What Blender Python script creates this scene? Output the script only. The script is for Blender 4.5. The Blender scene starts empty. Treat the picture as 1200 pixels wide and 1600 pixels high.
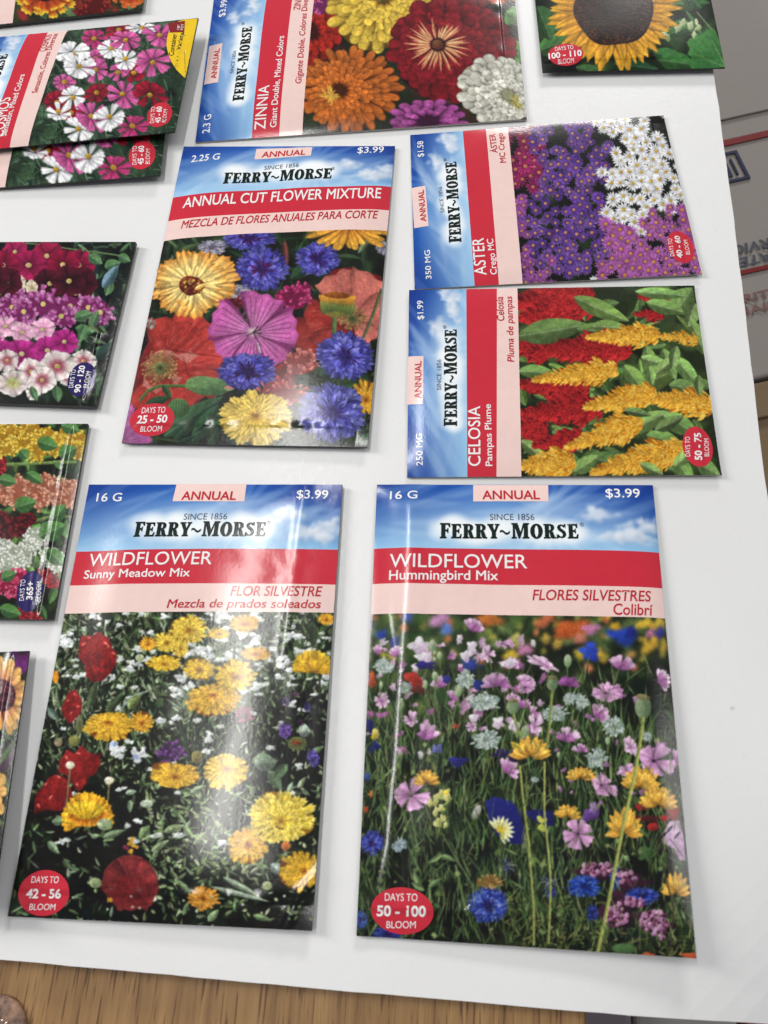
import bpy, bmesh, math
import numpy as np
from mathutils import Matrix, Vector

scene = bpy.context.scene
COL = scene.collection

# ------------------------------------------------------------------ camera, world, lamps, exposure
cam_data = bpy.data.cameras.new('camera')
cam = bpy.data.objects.new('camera', cam_data)
COL.objects.link(cam)
CAM_R = ((0.99455070, -0.02524823, 0.10115057), (0.05955022, 0.93395457, -0.35239557), (-0.08557268, 0.35649879, 0.93036871))
cam.matrix_world = Matrix.Translation((0, 0, 0.26)) @ Matrix(CAM_R).to_4x4()
cam_data.sensor_fit = 'VERTICAL'
cam_data.sensor_height = 36.0
cam_data.lens = 26.846
cam_data.clip_start = 0.01
cam_data.clip_end = 20.0
cam_data.dof.use_dof = True
cam_data.dof.focus_distance = 0.32
cam_data.dof.aperture_fstop = 18.0
scene.camera = cam

world = bpy.data.worlds.new('World')
scene.world = world
world.use_nodes = True
wbg = world.node_tree.nodes['Background']
wbg.inputs['Color'].default_value = (0.93, 0.95, 1.0, 1)
wbg.inputs['Strength'].default_value = 0.19

def area_lamp(name, loc, target, sx, sy, power, col, rotz=0.0):
    d = bpy.data.lights.new(name, 'AREA')
    d.shape = 'RECTANGLE'; d.size = sx; d.size_y = sy; d.energy = power; d.color = col
    o = bpy.data.objects.new(name, d); COL.objects.link(o)
    o.location = loc
    v = Vector(target) - Vector(loc)
    o.rotation_euler = v.to_track_quat('-Z', 'Y').to_euler()
    return o

# three ceiling fluorescents of the room, then one added fill lamp
area_lamp('ceiling_tube_lamp', (-0.44, 0.42, 1.60), (-0.44, 0.42, 0.0), 0.085, 1.25, 10.5, (1.0, 0.985, 0.955))
area_lamp('ceiling_and_fill_lamp', (-2.5, 0.9, 1.5), (-0.1, 0.12, 0.0), 0.5, 1.3, 54.0, (1.0, 0.98, 0.945))
area_lamp('ceiling_and_fill_lamp', (0.7, 4.2, 1.6), (0.0, 0.15, 0.0), 1.4, 0.6, 85.0, (1.0, 0.98, 0.95))

area_lamp('ceiling_and_fill_lamp', (1.75, 0.1, 1.9), (0.0, 0.15, 0.0), 0.6, 1.2, 8.0, (1.0, 0.985, 0.97))  # added fill with no known fixture, brightens the right and foot of the board

scene.view_settings.view_transform = 'Standard'
scene.view_settings.look = 'None'
scene.view_settings.exposure = 0.0
scene.view_settings.gamma = 1.0
scene.view_settings.use_curve_mapping = False
scene.cycles.max_bounces = 6
# ------------------------------------------------------------------ printing the flower pictures
# Every packet carries a printed flower picture.  It is painted here petal by petal into
# a small ink array, and that ink becomes the point colours of the printed sheet's mesh.
RNG = np.random.default_rng(7)

def sst(a, b, x):
    t = np.clip((x - a) / (b - a), 0, 1)
    return t * t * (3 - 2 * t)

def rotm(a):
    c, s = math.cos(a), math.sin(a)
    return np.array([[c, -s], [s, c]])

def vary(c, amt):
    c = np.array(c, float)
    return np.clip(c * (1 + RNG.normal(0, amt)) + RNG.normal(0, amt * 25, 3), 0, 255)

def mixc(a, b, t):
    return np.array(a, float) * (1 - t) + np.array(b, float) * t

class Ink:
    """a rectangle of ink; x0,y0 = first corner, k = samples per unit"""
    def __init__(s, x0, y0, x1, y1, k=1.0, base=(20, 24, 16)):
        s.x0, s.y0, s.k = x0, y0, k
        s.w, s.h = int((x1 - x0) * k) + 1, int((y1 - y0) * k) + 1
        s.x1, s.y1 = x1, y1
        s.a = np.empty((s.h, s.w, 3), np.float32)
        s.a[:] = base

    def stamp(s, cx, cy, M, lo, hi, fn):
        """fn(X, Y) -> colour, alpha on the local box lo..hi carried by matrix M to (cx, cy)"""
        M = np.asarray(M, float)
        P = np.array([(lo[0], lo[1]), (hi[0], lo[1]), (hi[0], hi[1]), (lo[0], hi[1])]) @ M.T
        i0 = max(0, int(math.floor((cx + P[:, 0].min() - s.x0) * s.k)) - 1)
        i1 = min(s.w, int(math.ceil((cx + P[:, 0].max() - s.x0) * s.k)) + 2)
        j0 = max(0, int(math.floor((cy + P[:, 1].min() - s.y0) * s.k)) - 1)
        j1 = min(s.h, int(math.ceil((cy + P[:, 1].max() - s.y0) * s.k)) + 2)
        if i0 >= i1 or j0 >= j1:
            return
        dx = np.arange(i0, i1) / s.k + s.x0 - cx
        dy = (np.arange(j0, j1) / s.k + s.y0 - cy)[:, None]
        d = M[0, 0] * M[1, 1] - M[0, 1] * M[1, 0]
        if abs(d) < 1e-9:
            return
        X = (M[1, 1] * dx - M[0, 1] * dy) / d
        Y = (-M[1, 0] * dx + M[0, 0] * dy) / d
        col, al = fn(X, Y)
        al = al[..., None]
        v = s.a[j0:j1, i0:i1]
        v += (np.asarray(col, np.float32) - v) * al.astype(np.float32)

    # --- shapes -----------------------------------------------------------------------
    def petal(s, cx, cy, M, c0, c1, shape='round', g=1.0, streak=0.08, edge=0.3, side=0.0,
              base=0.25, tip=None, alpha=1.0, vein=None):
        """unit petal: X 0..1 from the heart outwards, Y -1..1 across; M holds length and half width"""
        L = math.hypot(M[0, 0], M[1, 0]) * s.k
        W = math.hypot(M[0, 1], M[1, 1]) * s.k
        c0 = np.asarray(c0, float); c1 = np.asarray(c1, float)
        ph = RNG.uniform(0, 6.3); fq = RNG.uniform(5, 9)
        def fn(X, Y):
            t = np.clip(X, 0, 1); lim = 1.0
            if shape == 'round':
                w = np.sqrt(np.clip(1 - (1 - t) ** 2.2, 0, 1)) * np.sqrt(np.clip(1 - t ** 5, 0, 1)) * (0.35 + 0.65 * t ** 0.7)
            elif shape == 'lens':
                w = np.sin(np.pi * t ** 0.9) ** 0.9
            elif shape == 'tooth':
                w = (0.35 + 0.65 * t ** 0.6) * np.sqrt(np.clip(1 - t ** 9, 0, 1))
                lim = 1 - 0.10 * np.abs(np.sin(Y * 3.6 + ph))
            elif shape == 'fan':
                w = t ** 0.85 * (1 - 0.15 * t ** 6)
                lim = 0.93 + 0.07 * np.cos(Y * 1.5) + 0.03 * np.sin(Y * 9 + ph)
            elif shape == 'heart':
                w = t ** 0.75 * np.sqrt(np.clip(1 - t ** 6, 0, 1)) * 1.05
                lim = 1 - 0.16 * np.exp(-(Y * 4) ** 2)
            else:
                w = 1 - np.abs(2 * t - 1)
            al = np.clip((w - np.abs(Y)) * W + 0.5, 0, 1) * np.clip((lim - X) * L + 0.5, 0, 1) * np.clip(X * L + 0.5, 0, 1)
            r = np.clip(np.abs(Y) / np.maximum(w, 0.05), 0, 1)
            q = (t ** g)[..., None]
            c = c0 * (1 - q) + c1 * q
            m = 1 - edge * r ** 5 - base * (1 - t) ** 3 + streak * np.sin(Y * fq + ph + t) + side * Y
            m = m - 0.5 * edge * np.clip((t - 0.9) * 10, 0, 1) ** 2
            c = c * m[..., None]
            if tip is not None:
                tq = sst(0.72, 1.0, t)[..., None]
                c = c * (1 - tq) + np.asarray(tip, float) * tq
            if vein is not None:
                vv = np.zeros_like(t)
                for b in (-0.62, -0.32, 0.0, 0.32, 0.62):
                    vv = np.maximum(vv, np.exp(-((Y - b * t ** 0.8) * W * 1.1) ** 2))
                vv = (vv * 0.75 * (t < 0.86))[..., None]
                c = c * (1 - vv) + np.asarray(vein, float) * vv
            return c, al * alpha
        s.stamp(cx, cy, M, (0, -1.1), (1.05, 1.1), fn)

    def leaf(s, x, y, ang, ln, wd, c, c2=None, bend=0.0, rib=0.0, shape='lens', alpha=1.0):
        """a leaf or blade from (x, y); one half darker than the other, optional pale rib"""
        c = np.asarray(c, float)
        c2 = c * 0.55 if c2 is None else np.asarray(c2, float)
        M = rotm(ang) @ np.diag([ln, wd * 0.5])
        L = ln * s.k; W = max(wd * 0.5 * s.k, 0.35)
        def fn(X, Y):
            t = np.clip(X, 0, 1)
            Yb = Y - bend * t * t
            w = np.sin(np.pi * np.clip(t, 0, 1) ** 0.8) ** 0.85 if shape == 'lens' else np.sqrt(np.clip(1 - t, 0, 1)) * 0.9 + 0.1
            al = np.clip((w - np.abs(Yb)) * W + 0.5, 0, 1) * np.clip((1 - X) * L + 0.5, 0, 1) * np.clip(X * L + 0.5, 0, 1)
            q = sst(-0.35, 0.35, Yb)[..., None]
            cc = c * (1 - q) + c2 * q
            if rib:
                rr = (np.exp(-(Yb * W * 0.9) ** 2) * rib)[..., None]
                cc = cc * (1 - rr) + (c * 0.5 + 110) * rr
                vv = 1 + 0.05 * np.sin((t * 11 - np.abs(Yb) * 3) * 2.2) + 0.08 * np.sin(t * 5 + Yb * 2 + c[0])
                cc = cc * vv[..., None]
            return cc, al * alpha
        b = abs(bend) + 1.15
        s.stamp(x, y, M, (0, -b), (1.05, b), fn)

    def blob(s, cx, cy, rx, ry, c, ang=0.0, soft=0.0, c2=None, lx=-0.4, ly=-0.5, rough=0.0, n=6, alpha=1.0, tex=0.0):
        """a rounded mass lit from lx, ly; rough makes the outline uneven, tex mottles it"""
        c = np.asarray(c, float)
        c2 = c if c2 is None else np.asarray(c2, float)
        M = rotm(ang) @ np.diag([rx, ry])
        R = min(rx, ry) * s.k
        am = [(RNG.normal(0, rough / (k + 1) ** 0.7), RNG.uniform(0, 6.3)) for k in range(n)] if rough else []
        tp = RNG.uniform(0, 6.3, 6)
        aa = max(soft, 0.7 / max(R, 0.5))
        def fn(X, Y):
            r = np.sqrt(X * X + Y * Y) + 1e-6
            e = 1.0
            if am:
                th = np.arctan2(Y, X)
                e = 1 + sum(a * np.sin((k + 2) * th + p) for k, (a, p) in enumerate(am))
            al = np.clip((e - r) / aa + 0.5, 0, 1)
            q = np.clip(0.5 - 0.5 * (X * lx + Y * ly) / 0.64, 0, 1)
            if tex:
                q = np.clip(q + tex * (np.sin(X * 7 + tp[0] + 2 * np.sin(Y * 5 + tp[1])) * np.sin(Y * 8 + tp[2] + 2 * np.sin(X * 6 + tp[3]))), 0, 1)
            q = q[..., None]
            return c * (1 - q) + c2 * q, al * alpha
        s.stamp(cx, cy, M, (-1.5, -1.5), (1.5, 1.5), fn)

    def line(s, pts, wd, c, c2=None, alpha=1.0):
        """a stem through pts, round in section"""
        c = np.asarray(c, float); c2 = c * 0.6 if c2 is None else np.asarray(c2, float)
        for (xa, ya), (xb, yb) in zip(pts[:-1], pts[1:]):
            dx, dy = xb - xa, yb - ya
            L = math.hypot(dx, dy)
            if L < 1e-6:
                continue
            M = np.array([[dx / L, -dy / L], [dy / L, dx / L]])
            h = wd * 0.5
            def fn(X, Y):
                al = np.clip((h - np.abs(Y)) * s.k + 0.5, 0, 1) * np.clip((X + 0.3) * s.k + 0.5, 0, 1) * np.clip((L + 0.3 - X) * s.k + 0.5, 0, 1)
                q = np.clip(0.5 + Y / wd, 0, 1)[..., None]
                return c * (1 - q) + c2 * q, np.minimum(al, 1) * min(1, wd * s.k) * alpha
            s.stamp(xa, ya, M, (-1, -h - 1), (L + 1, h + 1), fn)

    def poly(s, pts, c, c2=None, ang=1.0, alpha=1.0, tex=0.0, glow=0.0):
        """a filled outline, shaded from c to c2 along ang"""
        P = np.array(pts, float)
        lo, hi = P.min(0), P.max(0)
        ext = max(hi[0] - lo[0], hi[1] - lo[1])
        c = np.asarray(c, float); c2 = c if c2 is None else np.asarray(c2, float)
        tp = RNG.uniform(0, 6.3, 4)
        def fn(X, Y):
            sh = np.broadcast(X, Y).shape
            cov = np.zeros(sh)
            o = 0.25 / s.k
            for ox, oy in ((-o, -o), (o, -o), (o, o), (-o, o)):
                ins = np.zeros(sh, bool)
                x, y = X + ox, Y + oy
                for (xa, ya), (xb, yb) in zip(P, np.roll(P, -1, 0)):
                    if ya == yb:
                        continue
                    k = ((ya > y) != (yb > y)) & (x < (xb - xa) * (y - ya) / (yb - ya) + xa)
                    ins ^= k
                cov += ins * 0.25
            u = ((X - lo[0]) * math.cos(ang) + (Y - lo[1]) * math.sin(ang)) / ext
            if tex:
                u = u + tex * np.sin(X / ext * 17 + tp[0] + 2 * np.sin(Y / ext * 13 + tp[1])) * np.sin(Y / ext * 19 + tp[2] + 2 * np.sin(X / ext * 11 + tp[3]))
            q = np.clip(u, 0, 1)[..., None] * np.ones(sh + (1,))
            return c * (1 - q) + c2 * q, cov * alpha
        s.stamp(0, 0, np.eye(2), lo - 1, hi + 1, fn)

    # --- whole-picture helpers ----------------------------------------------------------
    def blur(s, sig, box=None):
        r = max(1, int(3 * sig * s.k))
        g = np.exp(-0.5 * (np.arange(-r, r + 1) / (sig * s.k)) ** 2); g /= g.sum()
        v = s.a
        if box:
            i0, i1 = int((box[0] - s.x0) * s.k), int((box[2] - s.x0) * s.k)
            j0, j1 = int((box[1] - s.y0) * s.k), int((box[3] - s.y0) * s.k)
            i0, j0 = max(i0, 0), max(j0, 0)
            v = s.a[j0:j1, i0:i1]
        p = np.pad(v, ((r, r), (0, 0), (0, 0)), 'edge')
        o = sum(g[i] * p[i:i + v.shape[0]] for i in range(2 * r + 1))
        p = np.pad(o, ((0, 0), (r, r), (0, 0)), 'edge')
        v[...] = sum(g[i] * p[:, i:i + v.shape[1]] for i in range(2 * r + 1))

    def texture(s, amt, sizes=(1.2, 2.5, 6.0)):
        """the fine unevenness of a real photograph: small lights and darks of several sizes"""
        n = np.zeros((s.h, s.w))
        for q in sizes:
            m = max(1.0, q * s.k)
            hh, ww = int(s.h / m) + 3, int(s.w / m) + 3
            r = RNG.normal(0, 1, (hh, ww))
            y = np.arange(s.h) / m; x = np.arange(s.w) / m
            j, i = y.astype(int), x.astype(int)
            v = (y - j)[:, None]; u = (x - i)[None, :]
            v = v * v * (3 - 2 * v); u = u * u * (3 - 2 * u)
            a = r[j][:, i]; b = r[j][:, i + 1]; c = r[j + 1][:, i]; d = r[j + 1][:, i + 1]
            n += (a * (1 - u) + b * u) * (1 - v) + (c * (1 - u) + d * u) * v
        n /= len(sizes) ** .5
        s.a *= np.exp(n * amt)[..., None].astype(np.float32)

    def grain(s, amt):
        s.a += RNG.normal(0, amt, s.a.shape[:2] + (1,)).astype(np.float32) + RNG.normal(0, amt * 0.4, s.a.shape).astype(np.float32)

    def mottle(s, cols, n, rmin, rmax, box=None, soft=0.6, asp=1.0, ang=0.0):
        x0, y0, x1, y1 = box or (s.x0, s.y0, s.x1, s.y1)
        for _ in range(n):
            r = RNG.uniform(rmin, rmax)
            s.blob(RNG.uniform(x0, x1), RNG.uniform(y0, y1), r * asp, r, vary(cols[RNG.integers(len(cols))], .1), ang=ang + RNG.normal(0, .4), soft=soft, rough=.15)

    def blades(s, box, n, cols, ln, wd, ang, spread, bend=.6, rib=0.0, keep=None):
        x0, y0, x1, y1 = box
        for _ in range(n):
            x, y = RNG.uniform(x0, x1), RNG.uniform(y0, y1)
            if keep is not None and not keep(x, y):
                continue
            c = vary(cols[RNG.integers(len(cols))], .14)
            s.leaf(x, y, ang + RNG.normal(0, spread), RNG.uniform(*ln), RNG.uniform(*wd), c, c * RNG.uniform(.35, .8), bend=RNG.normal(0, bend), rib=rib)

    # --- flowers -------------------------------------------------------------------------
    def daisy(s, cx, cy, rx, ry, c0, c1, n=14, rot=0.0, wid=0.26, shape='round', layers=1, inner=0.0,
              eye=None, eye_r=0.2, edge=.35, jit=.12, shrink=.8, tip=None, g=1.0, base=.25, streak=.08, off=(0, 0), vein=None, dim=.9, tilt=0.0):
        """rays round a heart seen at a slant: rx, ry half axes, tilt turns the ellipse"""
        F = rotm(tilt) @ np.diag([rx, ry])
        ox, oy = off
        for l in range(layers):
            f = shrink ** l
            sh = dim ** (layers - 1 - l)
            for i in RNG.permutation(n):
                a = rot + (i + .5 * l) / n * 2 * math.pi + RNG.normal(0, jit * .5)
                ca, sa = math.cos(a), math.sin(a)
                od = ox * ca + oy * sa
                ln = f * (1 + RNG.normal(0, jit * .6)) * (math.sqrt(max(od * od + 1 - ox * ox - oy * oy, .05)) - od)
                k = RNG.normal(1, .05) * sh
                hx, hy = (F @ np.array([ox, oy]))
                M = F @ rotm(a) @ np.diag([ln * (1 - inner), wid * f * (1 + RNG.normal(0, jit))])
                st = F @ (rotm(a) @ np.array([inner * f, 0]))
                s.petal(cx + hx + st[0], cy + hy + st[1], M, np.array(c0) * k, np.array(c1) * k, shape, g, streak, edge, RNG.normal(0, .08), base, tip, vein=vein)
        if eye is not None:
            hx, hy = F @ np.array([ox, oy])
            s.blob(cx + hx, cy + hy, rx * eye_r, ry * eye_r, eye, c2=np.array(eye) * .6, rough=.08, ang=tilt, tex=.4)

    def dots(s, cx, cy, rx, ry, n, r, c, c2=None, ring=0.0):
        for _ in range(n):
            q = math.sqrt(RNG.uniform(ring * ring, 1)); a = RNG.uniform(0, 6.3)
            cc = vary(c, .12)
            s.blob(cx + rx * q * math.cos(a), cy + ry * q * math.sin(a), r * RNG.uniform(.6, 1.3), r * RNG.uniform(.6, 1.3), cc, c2=cc * .6 if c2 is None else c2)

    def cornflower(s, cx, cy, rx, ry, c=(84, 84, 190), dark=(48, 36, 110), light=(150, 150, 235), n=13, heart=(70, 20, 90)):
        """a ring of flared florets, each cut into pointed lobes, round a dark heart"""
        F = np.diag([rx, ry])
        s.blob(cx, cy, rx * .62, ry * .62, np.array(dark) * .8, rough=.1)
        for lay, (rad, sz, k) in enumerate(((.50, .52, .85), (.36, .46, 1.0), (.16, .42, 1.08))):
            m = n if lay == 0 else (n * 2 // 3 if lay == 1 else n // 2)
            for i in RNG.permutation(m):
                a = i / m * 6.283 + RNG.normal(0, .15) + lay * .3
                p = F @ (rotm(a) @ np.array([rad, 0]))
                for j in RNG.permutation(5):
                    b = a + (j - 2) * .36 + RNG.normal(0, .1)
                    cc = mixc(c, light, RNG.uniform(0, .75)) if RNG.random() < .6 else mixc(c, dark, RNG.uniform(0, .8))
                    M = F @ rotm(b) @ np.diag([sz * RNG.uniform(.75, 1.08), .105])
                    s.petal(cx + p[0], cy + p[1], M, np.array(dark) * k, cc * k, 'lens', .6, .05, .45, RNG.normal(0, .2))
        for i in range(int(n * 1.8)):
            a = RNG.uniform(0, 6.3); q = RNG.uniform(0, .3)
            p = F @ np.array([q * math.cos(a), q * math.sin(a)])
            s.leaf(cx + p[0], cy + p[1], a, rx * .22, max(rx * .05, 1.1), vary(heart, .2), np.array(heart) * .5)

    def ruffle(s, cx, cy, rx, ry, c, dark, light, n=40, sz=.35):
        """a double, crumpled flower: small curled petals, darker between, paler towards the light"""
        s.blob(cx, cy, rx * .92, ry * .92, dark, rough=.12)
        for i in range(n):
            q = math.sqrt(RNG.uniform(0, .85)) * (1 - .3 * i / n); a = RNG.uniform(0, 6.3)
            x, y = cx + rx * q * math.cos(a), cy + ry * q * math.sin(a)
            b = a + RNG.normal(0, .7)
            k = RNG.uniform(0, 1)
            M = rotm(b) @ np.diag([rx * sz * RNG.uniform(.7, 1.2), ry * sz * RNG.uniform(.4, .7)])
            s.petal(x, y, M, mixc(dark, c, .5), mixc(c, light, k), 'fan' if RNG.random() < .6 else 'round', .8, .1, .5, RNG.normal(0, .15))

    def sample(s, x, y):
        fx = np.clip((x - s.x0) * s.k, 0, s.w - 1.001); fy = np.clip((y - s.y0) * s.k, 0, s.h - 1.001)
        i, j = fx.astype(int), fy.astype(int)
        u, v = (fx - i)[..., None], (fy - j)[..., None]
        a = s.a
        return (a[j, i] * (1 - u) + a[j, i + 1] * u) * (1 - v) + (a[j + 1, i] * (1 - u) + a[j + 1, i + 1] * u) * v
# ------------------------------------------------------------------ the printed pictures, one per kind of seed
GREENS = [(70, 96, 52), (92, 120, 66), (48, 74, 40), (120, 140, 84), (38, 58, 34), (84, 112, 74)]
PALEG = [(150, 172, 128), (176, 196, 158), (120, 150, 104), (196, 206, 180)]
DARKG = [(24, 34, 20), (16, 22, 14), (34, 46, 26), (12, 14, 12)]
UP = -math.pi / 2

def fan_side(k, x, y, rx, ry, c0, c1, n=5, spread=2.4, rot=0.0, wid=.5, shape='fan', **kw):
    """a flower from the side: petals fanning upwards from its base"""
    bx, by = x - math.sin(rot) * -ry * .6, y + ry * .6 * math.cos(rot)
    order = sorted(range(n), key=lambda i: -abs(i - (n - 1) / 2))
    for i in order:
        a = UP + rot + ((i + .5) / n - .5) * spread + RNG.normal(0, .08)
        d = np.array([math.cos(a) * rx * 1.05, math.sin(a) * ry * 1.55])
        L = math.hypot(*d)
        M = rotm(math.atan2(d[1], d[0])) @ np.diag([L, wid * rx])
        f = RNG.normal(1, .07)
        k.petal(bx, by, M, np.array(c0) * f, np.array(c1) * f, shape, side=RNG.normal(0, .12), **kw)

def white_tuft(k, x, y, rx, ry, c=(206, 220, 214), d=(120, 142, 132), n=60):
    k.blob(x, y, rx * .7, ry * .7, d, rough=.15)
    for i in range(n):
        a = RNG.uniform(0, 6.3); q = RNG.uniform(.05, .72) * (1 - .55 * i / n)
        px, py = x + rx * q * math.cos(a), y + ry * q * math.sin(a)
        b = a + RNG.normal(0, .45)
        M = np.diag([rx, ry]) @ rotm(b) @ np.diag([.38 * RNG.uniform(.7, 1.15), .085])
        k.petal(px, py, M, mixc(d, c, .45), mixc(c, (236, 242, 236), RNG.uniform(0, .7)) * RNG.uniform(.86, 1.03), 'lens', .6, .05, .4, RNG.normal(0, .1))

def pod(k, x, y, rx, ry, stem=None):
    if stem:
        k.line([(x, y + ry * .9)] + stem, 4.2, (158, 168, 96), (98, 112, 56))
    k.blob(x, y, rx, ry, (148, 166, 128), c2=(74, 96, 66), lx=-.5, ly=-.2)
    k.blob(x, y - ry * .85, rx * .85, ry * .26, (150, 140, 96), c2=(90, 84, 58), rough=.08)

def bud(k, x, y, rx, ry, c=(196, 208, 176), stem=14):
    k.line([(x, y + ry * .6), (x + RNG.normal(0, 1), y + ry + stem)], 2.2, (120, 140, 84), (70, 88, 50))
    k.blob(x, y, rx, ry, c, c2=(96, 124, 80))

def humm_art():
    k = Ink(540, 940, 1100, 1510, 1.0, (28, 38, 22))
    # soft background of the meadow
    k.mottle([(40, 62, 30), (66, 88, 44), (26, 38, 20), (88, 104, 58), (52, 70, 40)], 420, 5, 15, (540, 945, 1100, 1120), .7)
    k.mottle([(20, 28, 16), (14, 18, 12), (34, 46, 24)], 160, 8, 18, (700, 1010, 1100, 1160), .9)
    k.mottle([(150, 142, 58), (190, 160, 60), (120, 128, 60), (190, 110, 70)], 60, 3, 7, (560, 962, 1100, 1050), .8)
    for x, y, rx, ry, c in [(637, 965, 9, 9, (70, 100, 180)), (686, 970, 15, 10, (206, 150, 196)), (698, 985, 10, 8, (96, 132, 214)), (597, 992, 9, 8, (44, 70, 168)),
                            (617, 1005, 8, 10, (50, 66, 156)), (765, 970, 20, 10, (204, 118, 54)), (795, 1025, 10, 7, (220, 186, 60)), (807, 1003, 10, 8, (200, 190, 108)),
                            (735, 1040, 14, 9, (44, 66, 162)), (894, 984, 26, 13, (206, 100, 46)), (880, 990, 18, 8, (200, 92, 40)), (905, 1000, 10, 8, (214, 130, 110)),
                            (922, 985, 14, 8, (218, 138, 186)), (970, 996, 20, 13, (36, 66, 182)), (985, 990, 9, 9, (30, 40, 140)), (960, 981, 9, 6, (226, 178, 50)),
                            (1010, 978, 12, 9, (226, 186, 60)), (1031, 974, 9, 8, (222, 190, 70)), (1014, 1011, 13, 11, (222, 178, 56)), (1014, 992, 8, 6, (206, 130, 168)),
                            (1030, 990, 9, 8, (60, 60, 150)), (905, 1023, 9, 9, (222, 196, 60)), (938, 1027, 8, 10, (216, 180, 62)), (850, 972, 14, 10, (204, 110, 70)),
                            (820, 1017, 10, 10, (206, 132, 176)), (805, 1000, 9, 7, (196, 190, 110)), (800, 1028, 9, 7, (226, 196, 60)), (577, 975, 8, 8, (40, 50, 120)),
                            (985, 1025, 7, 6, (196, 150, 80)), (852, 1000, 8, 8, (190, 160, 70)), (870, 1008, 9, 6, (196, 160, 70)), (1036, 1015, 6, 14, (190, 160, 60))]:
        k.blob(x, y, rx, ry, c, c2=np.array(c) * .72, soft=.55, rough=.2)
    k.blur(2.0, (540, 940, 1100, 1055))
    k.blob(920, 1020, 15, 13, (52, 84, 198), c2=(30, 46, 150), soft=.3, rough=.25)
    k.blur(1.1, (540, 1000, 1100, 1090))
    # grass and stems
    k.blades((560, 1060, 1070, 1180), 420, [(60, 84, 44), (84, 108, 60), (36, 52, 28), (120, 136, 92)], (18, 50), (1.4, 3.6), UP, .3)
    k.mottle([(14, 18, 12), (10, 12, 10), (20, 28, 18)], 260, 8, 22, (540, 1180, 1100, 1500), .8)
    k.mottle([(14, 18, 12), (20, 26, 16)], 50, 8, 20, (980, 1040, 1100, 1290), .8)
    k.blades((545, 1150, 1080, 1480), 900, GREENS + [(128, 140, 70)], (18, 62), (1.3, 3.6), UP, .34)
    k.blades((780, 1400, 1090, 1500), 620, [(96, 110, 52), (120, 130, 66), (60, 76, 36), (150, 150, 92)], (6, 18), (1.4, 3.2), UP, 1.2)
    k.blades((545, 1200, 1080, 1500), 300, [(120, 140, 84), (84, 108, 60), (150, 164, 110)], (6, 14), (1.2, 2.6), UP, 1.4)
    k.mottle([(10, 13, 9), (14, 17, 12)], 46, 8, 18, (580, 1320, 720, 1480), .8)
    k.mottle([(10, 13, 9), (14, 17, 12)], 26, 8, 20, (930, 1320, 1060, 1420), .8)
    k.blades((580, 1330, 720, 1480), 60, GREENS, (14, 44), (1.4, 3.4), UP, .4)
    for p, w in [([(594, 1060), (592, 1130)], 2.4), ([(628, 1090), (626, 1210)], 3), ([(676, 1015), (680, 1090), (690, 1140)], 2.4), ([(716, 1085), (700, 1160)], 2.2),
                 ([(704, 1060), (695, 1105)], 2), ([(595, 1180), (583, 1260)], 2), ([(640, 1260), (655, 1330)], 3.5), ([(690, 1300), (740, 1385)], 2.2), ([(712, 1350), (730, 1430)], 4)]:
        k.line(p, w, (120, 142, 92), (64, 84, 48))
    k.blades((545, 1120, 1080, 1470), 900, [(96, 122, 70), (74, 100, 54), (130, 150, 96), (54, 78, 44)], (14, 46), (1.4, 4), UP, .4)
    k.mottle([(96, 118, 66), (70, 92, 50), (120, 136, 84)], 150, 2, 5, (545, 1130, 1080, 1480), .8)
    for _ in range(70):
        x, y = RNG.uniform(570, 850), RNG.uniform(1000, 1180)
        c = [(206, 160, 196), (228, 216, 226), (170, 104, 160), (214, 178, 206)][RNG.integers(4)]
        k.blob(x, y, RNG.uniform(3, 9), RNG.uniform(3, 7), vary(c, .06), c2=np.array(c) * .7, soft=.5, rough=.25, ang=RNG.uniform(0, 3))
    for _ in range(30):
        k.blob(RNG.uniform(850, 1040), RNG.uniform(1080, 1260), RNG.uniform(2, 6), RNG.uniform(2, 5), vary((190, 140, 184), .1), c2=(120, 80, 120), soft=.5, rough=.25)
    # pinks far and near
    P0, P1, PD = (182, 122, 172), (220, 182, 212), (142, 80, 142)
    for x, y, rx, ry, r in [(733, 981, 19, 13, .5), (590, 1017, 9, 11, 0), (622, 1021, 12, 12, 0), (766, 1022, 12, 18, -.3), (790, 1008, 9, 9, .3), (792, 1037, 15, 8, .4),
                            (688, 1068, 13, 13, 0), (703, 1088, 14, 9, 0), (776, 1066, 22, 14, .1), (815, 1067, 18, 12, .2), (597, 1094, 13, 12, .2), (640, 1122, 13, 13, .2),
                            (663, 1146, 20, 18, .1), (716, 1046, 10, 8, 0), (845, 1036, 24, 10, .55), (964, 1040, 24, 14, .5), (1021, 1062, 20, 13, .4), (946, 1081, 27, 15, .1),
                            (925, 1116, 19, 14, .3), (880, 1151, 22, 14, 0), (905, 1170, 13, 9, 0), (985, 1166, 12, 17, .4), (810, 1100, 18, 14, .6), (826, 1115, 14, 10, .4),
                            (784, 1200, 20, 15, .7), (735, 1138, 9, 8, 0), (976, 1203, 12, 10, 0), (838, 1130, 12, 20, .2), (1048, 1186, 12, 14, .3), (800, 1090, 10, 8, 0)]:
        q = RNG.uniform(0, 1)
        rr = r + RNG.normal(0, .35)
        if RNG.random() < .4:
            k.daisy(x, y, rx * 1.05, ry * .95, mixc(PD, P0, q), mixc(P1, (240, 224, 236), RNG.uniform(0, .9)), 5, RNG.uniform(0, 6), .58, 'heart', 1, 0, None, .1, edge=.22, off=(RNG.normal(0, .25), RNG.uniform(0, .5)), tilt=rr, g=.6, jit=.22)
        else:
            fan_side(k, x, y, rx, ry, mixc(PD, P0, q), mixc(P1, (240, 224, 236), RNG.uniform(0, .9)), int(RNG.integers(2, 5)), RNG.uniform(1.5, 2.8), rr, RNG.uniform(.4, .62), 'heart' if RNG.random() < .4 else 'fan', streak=.05)
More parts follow.
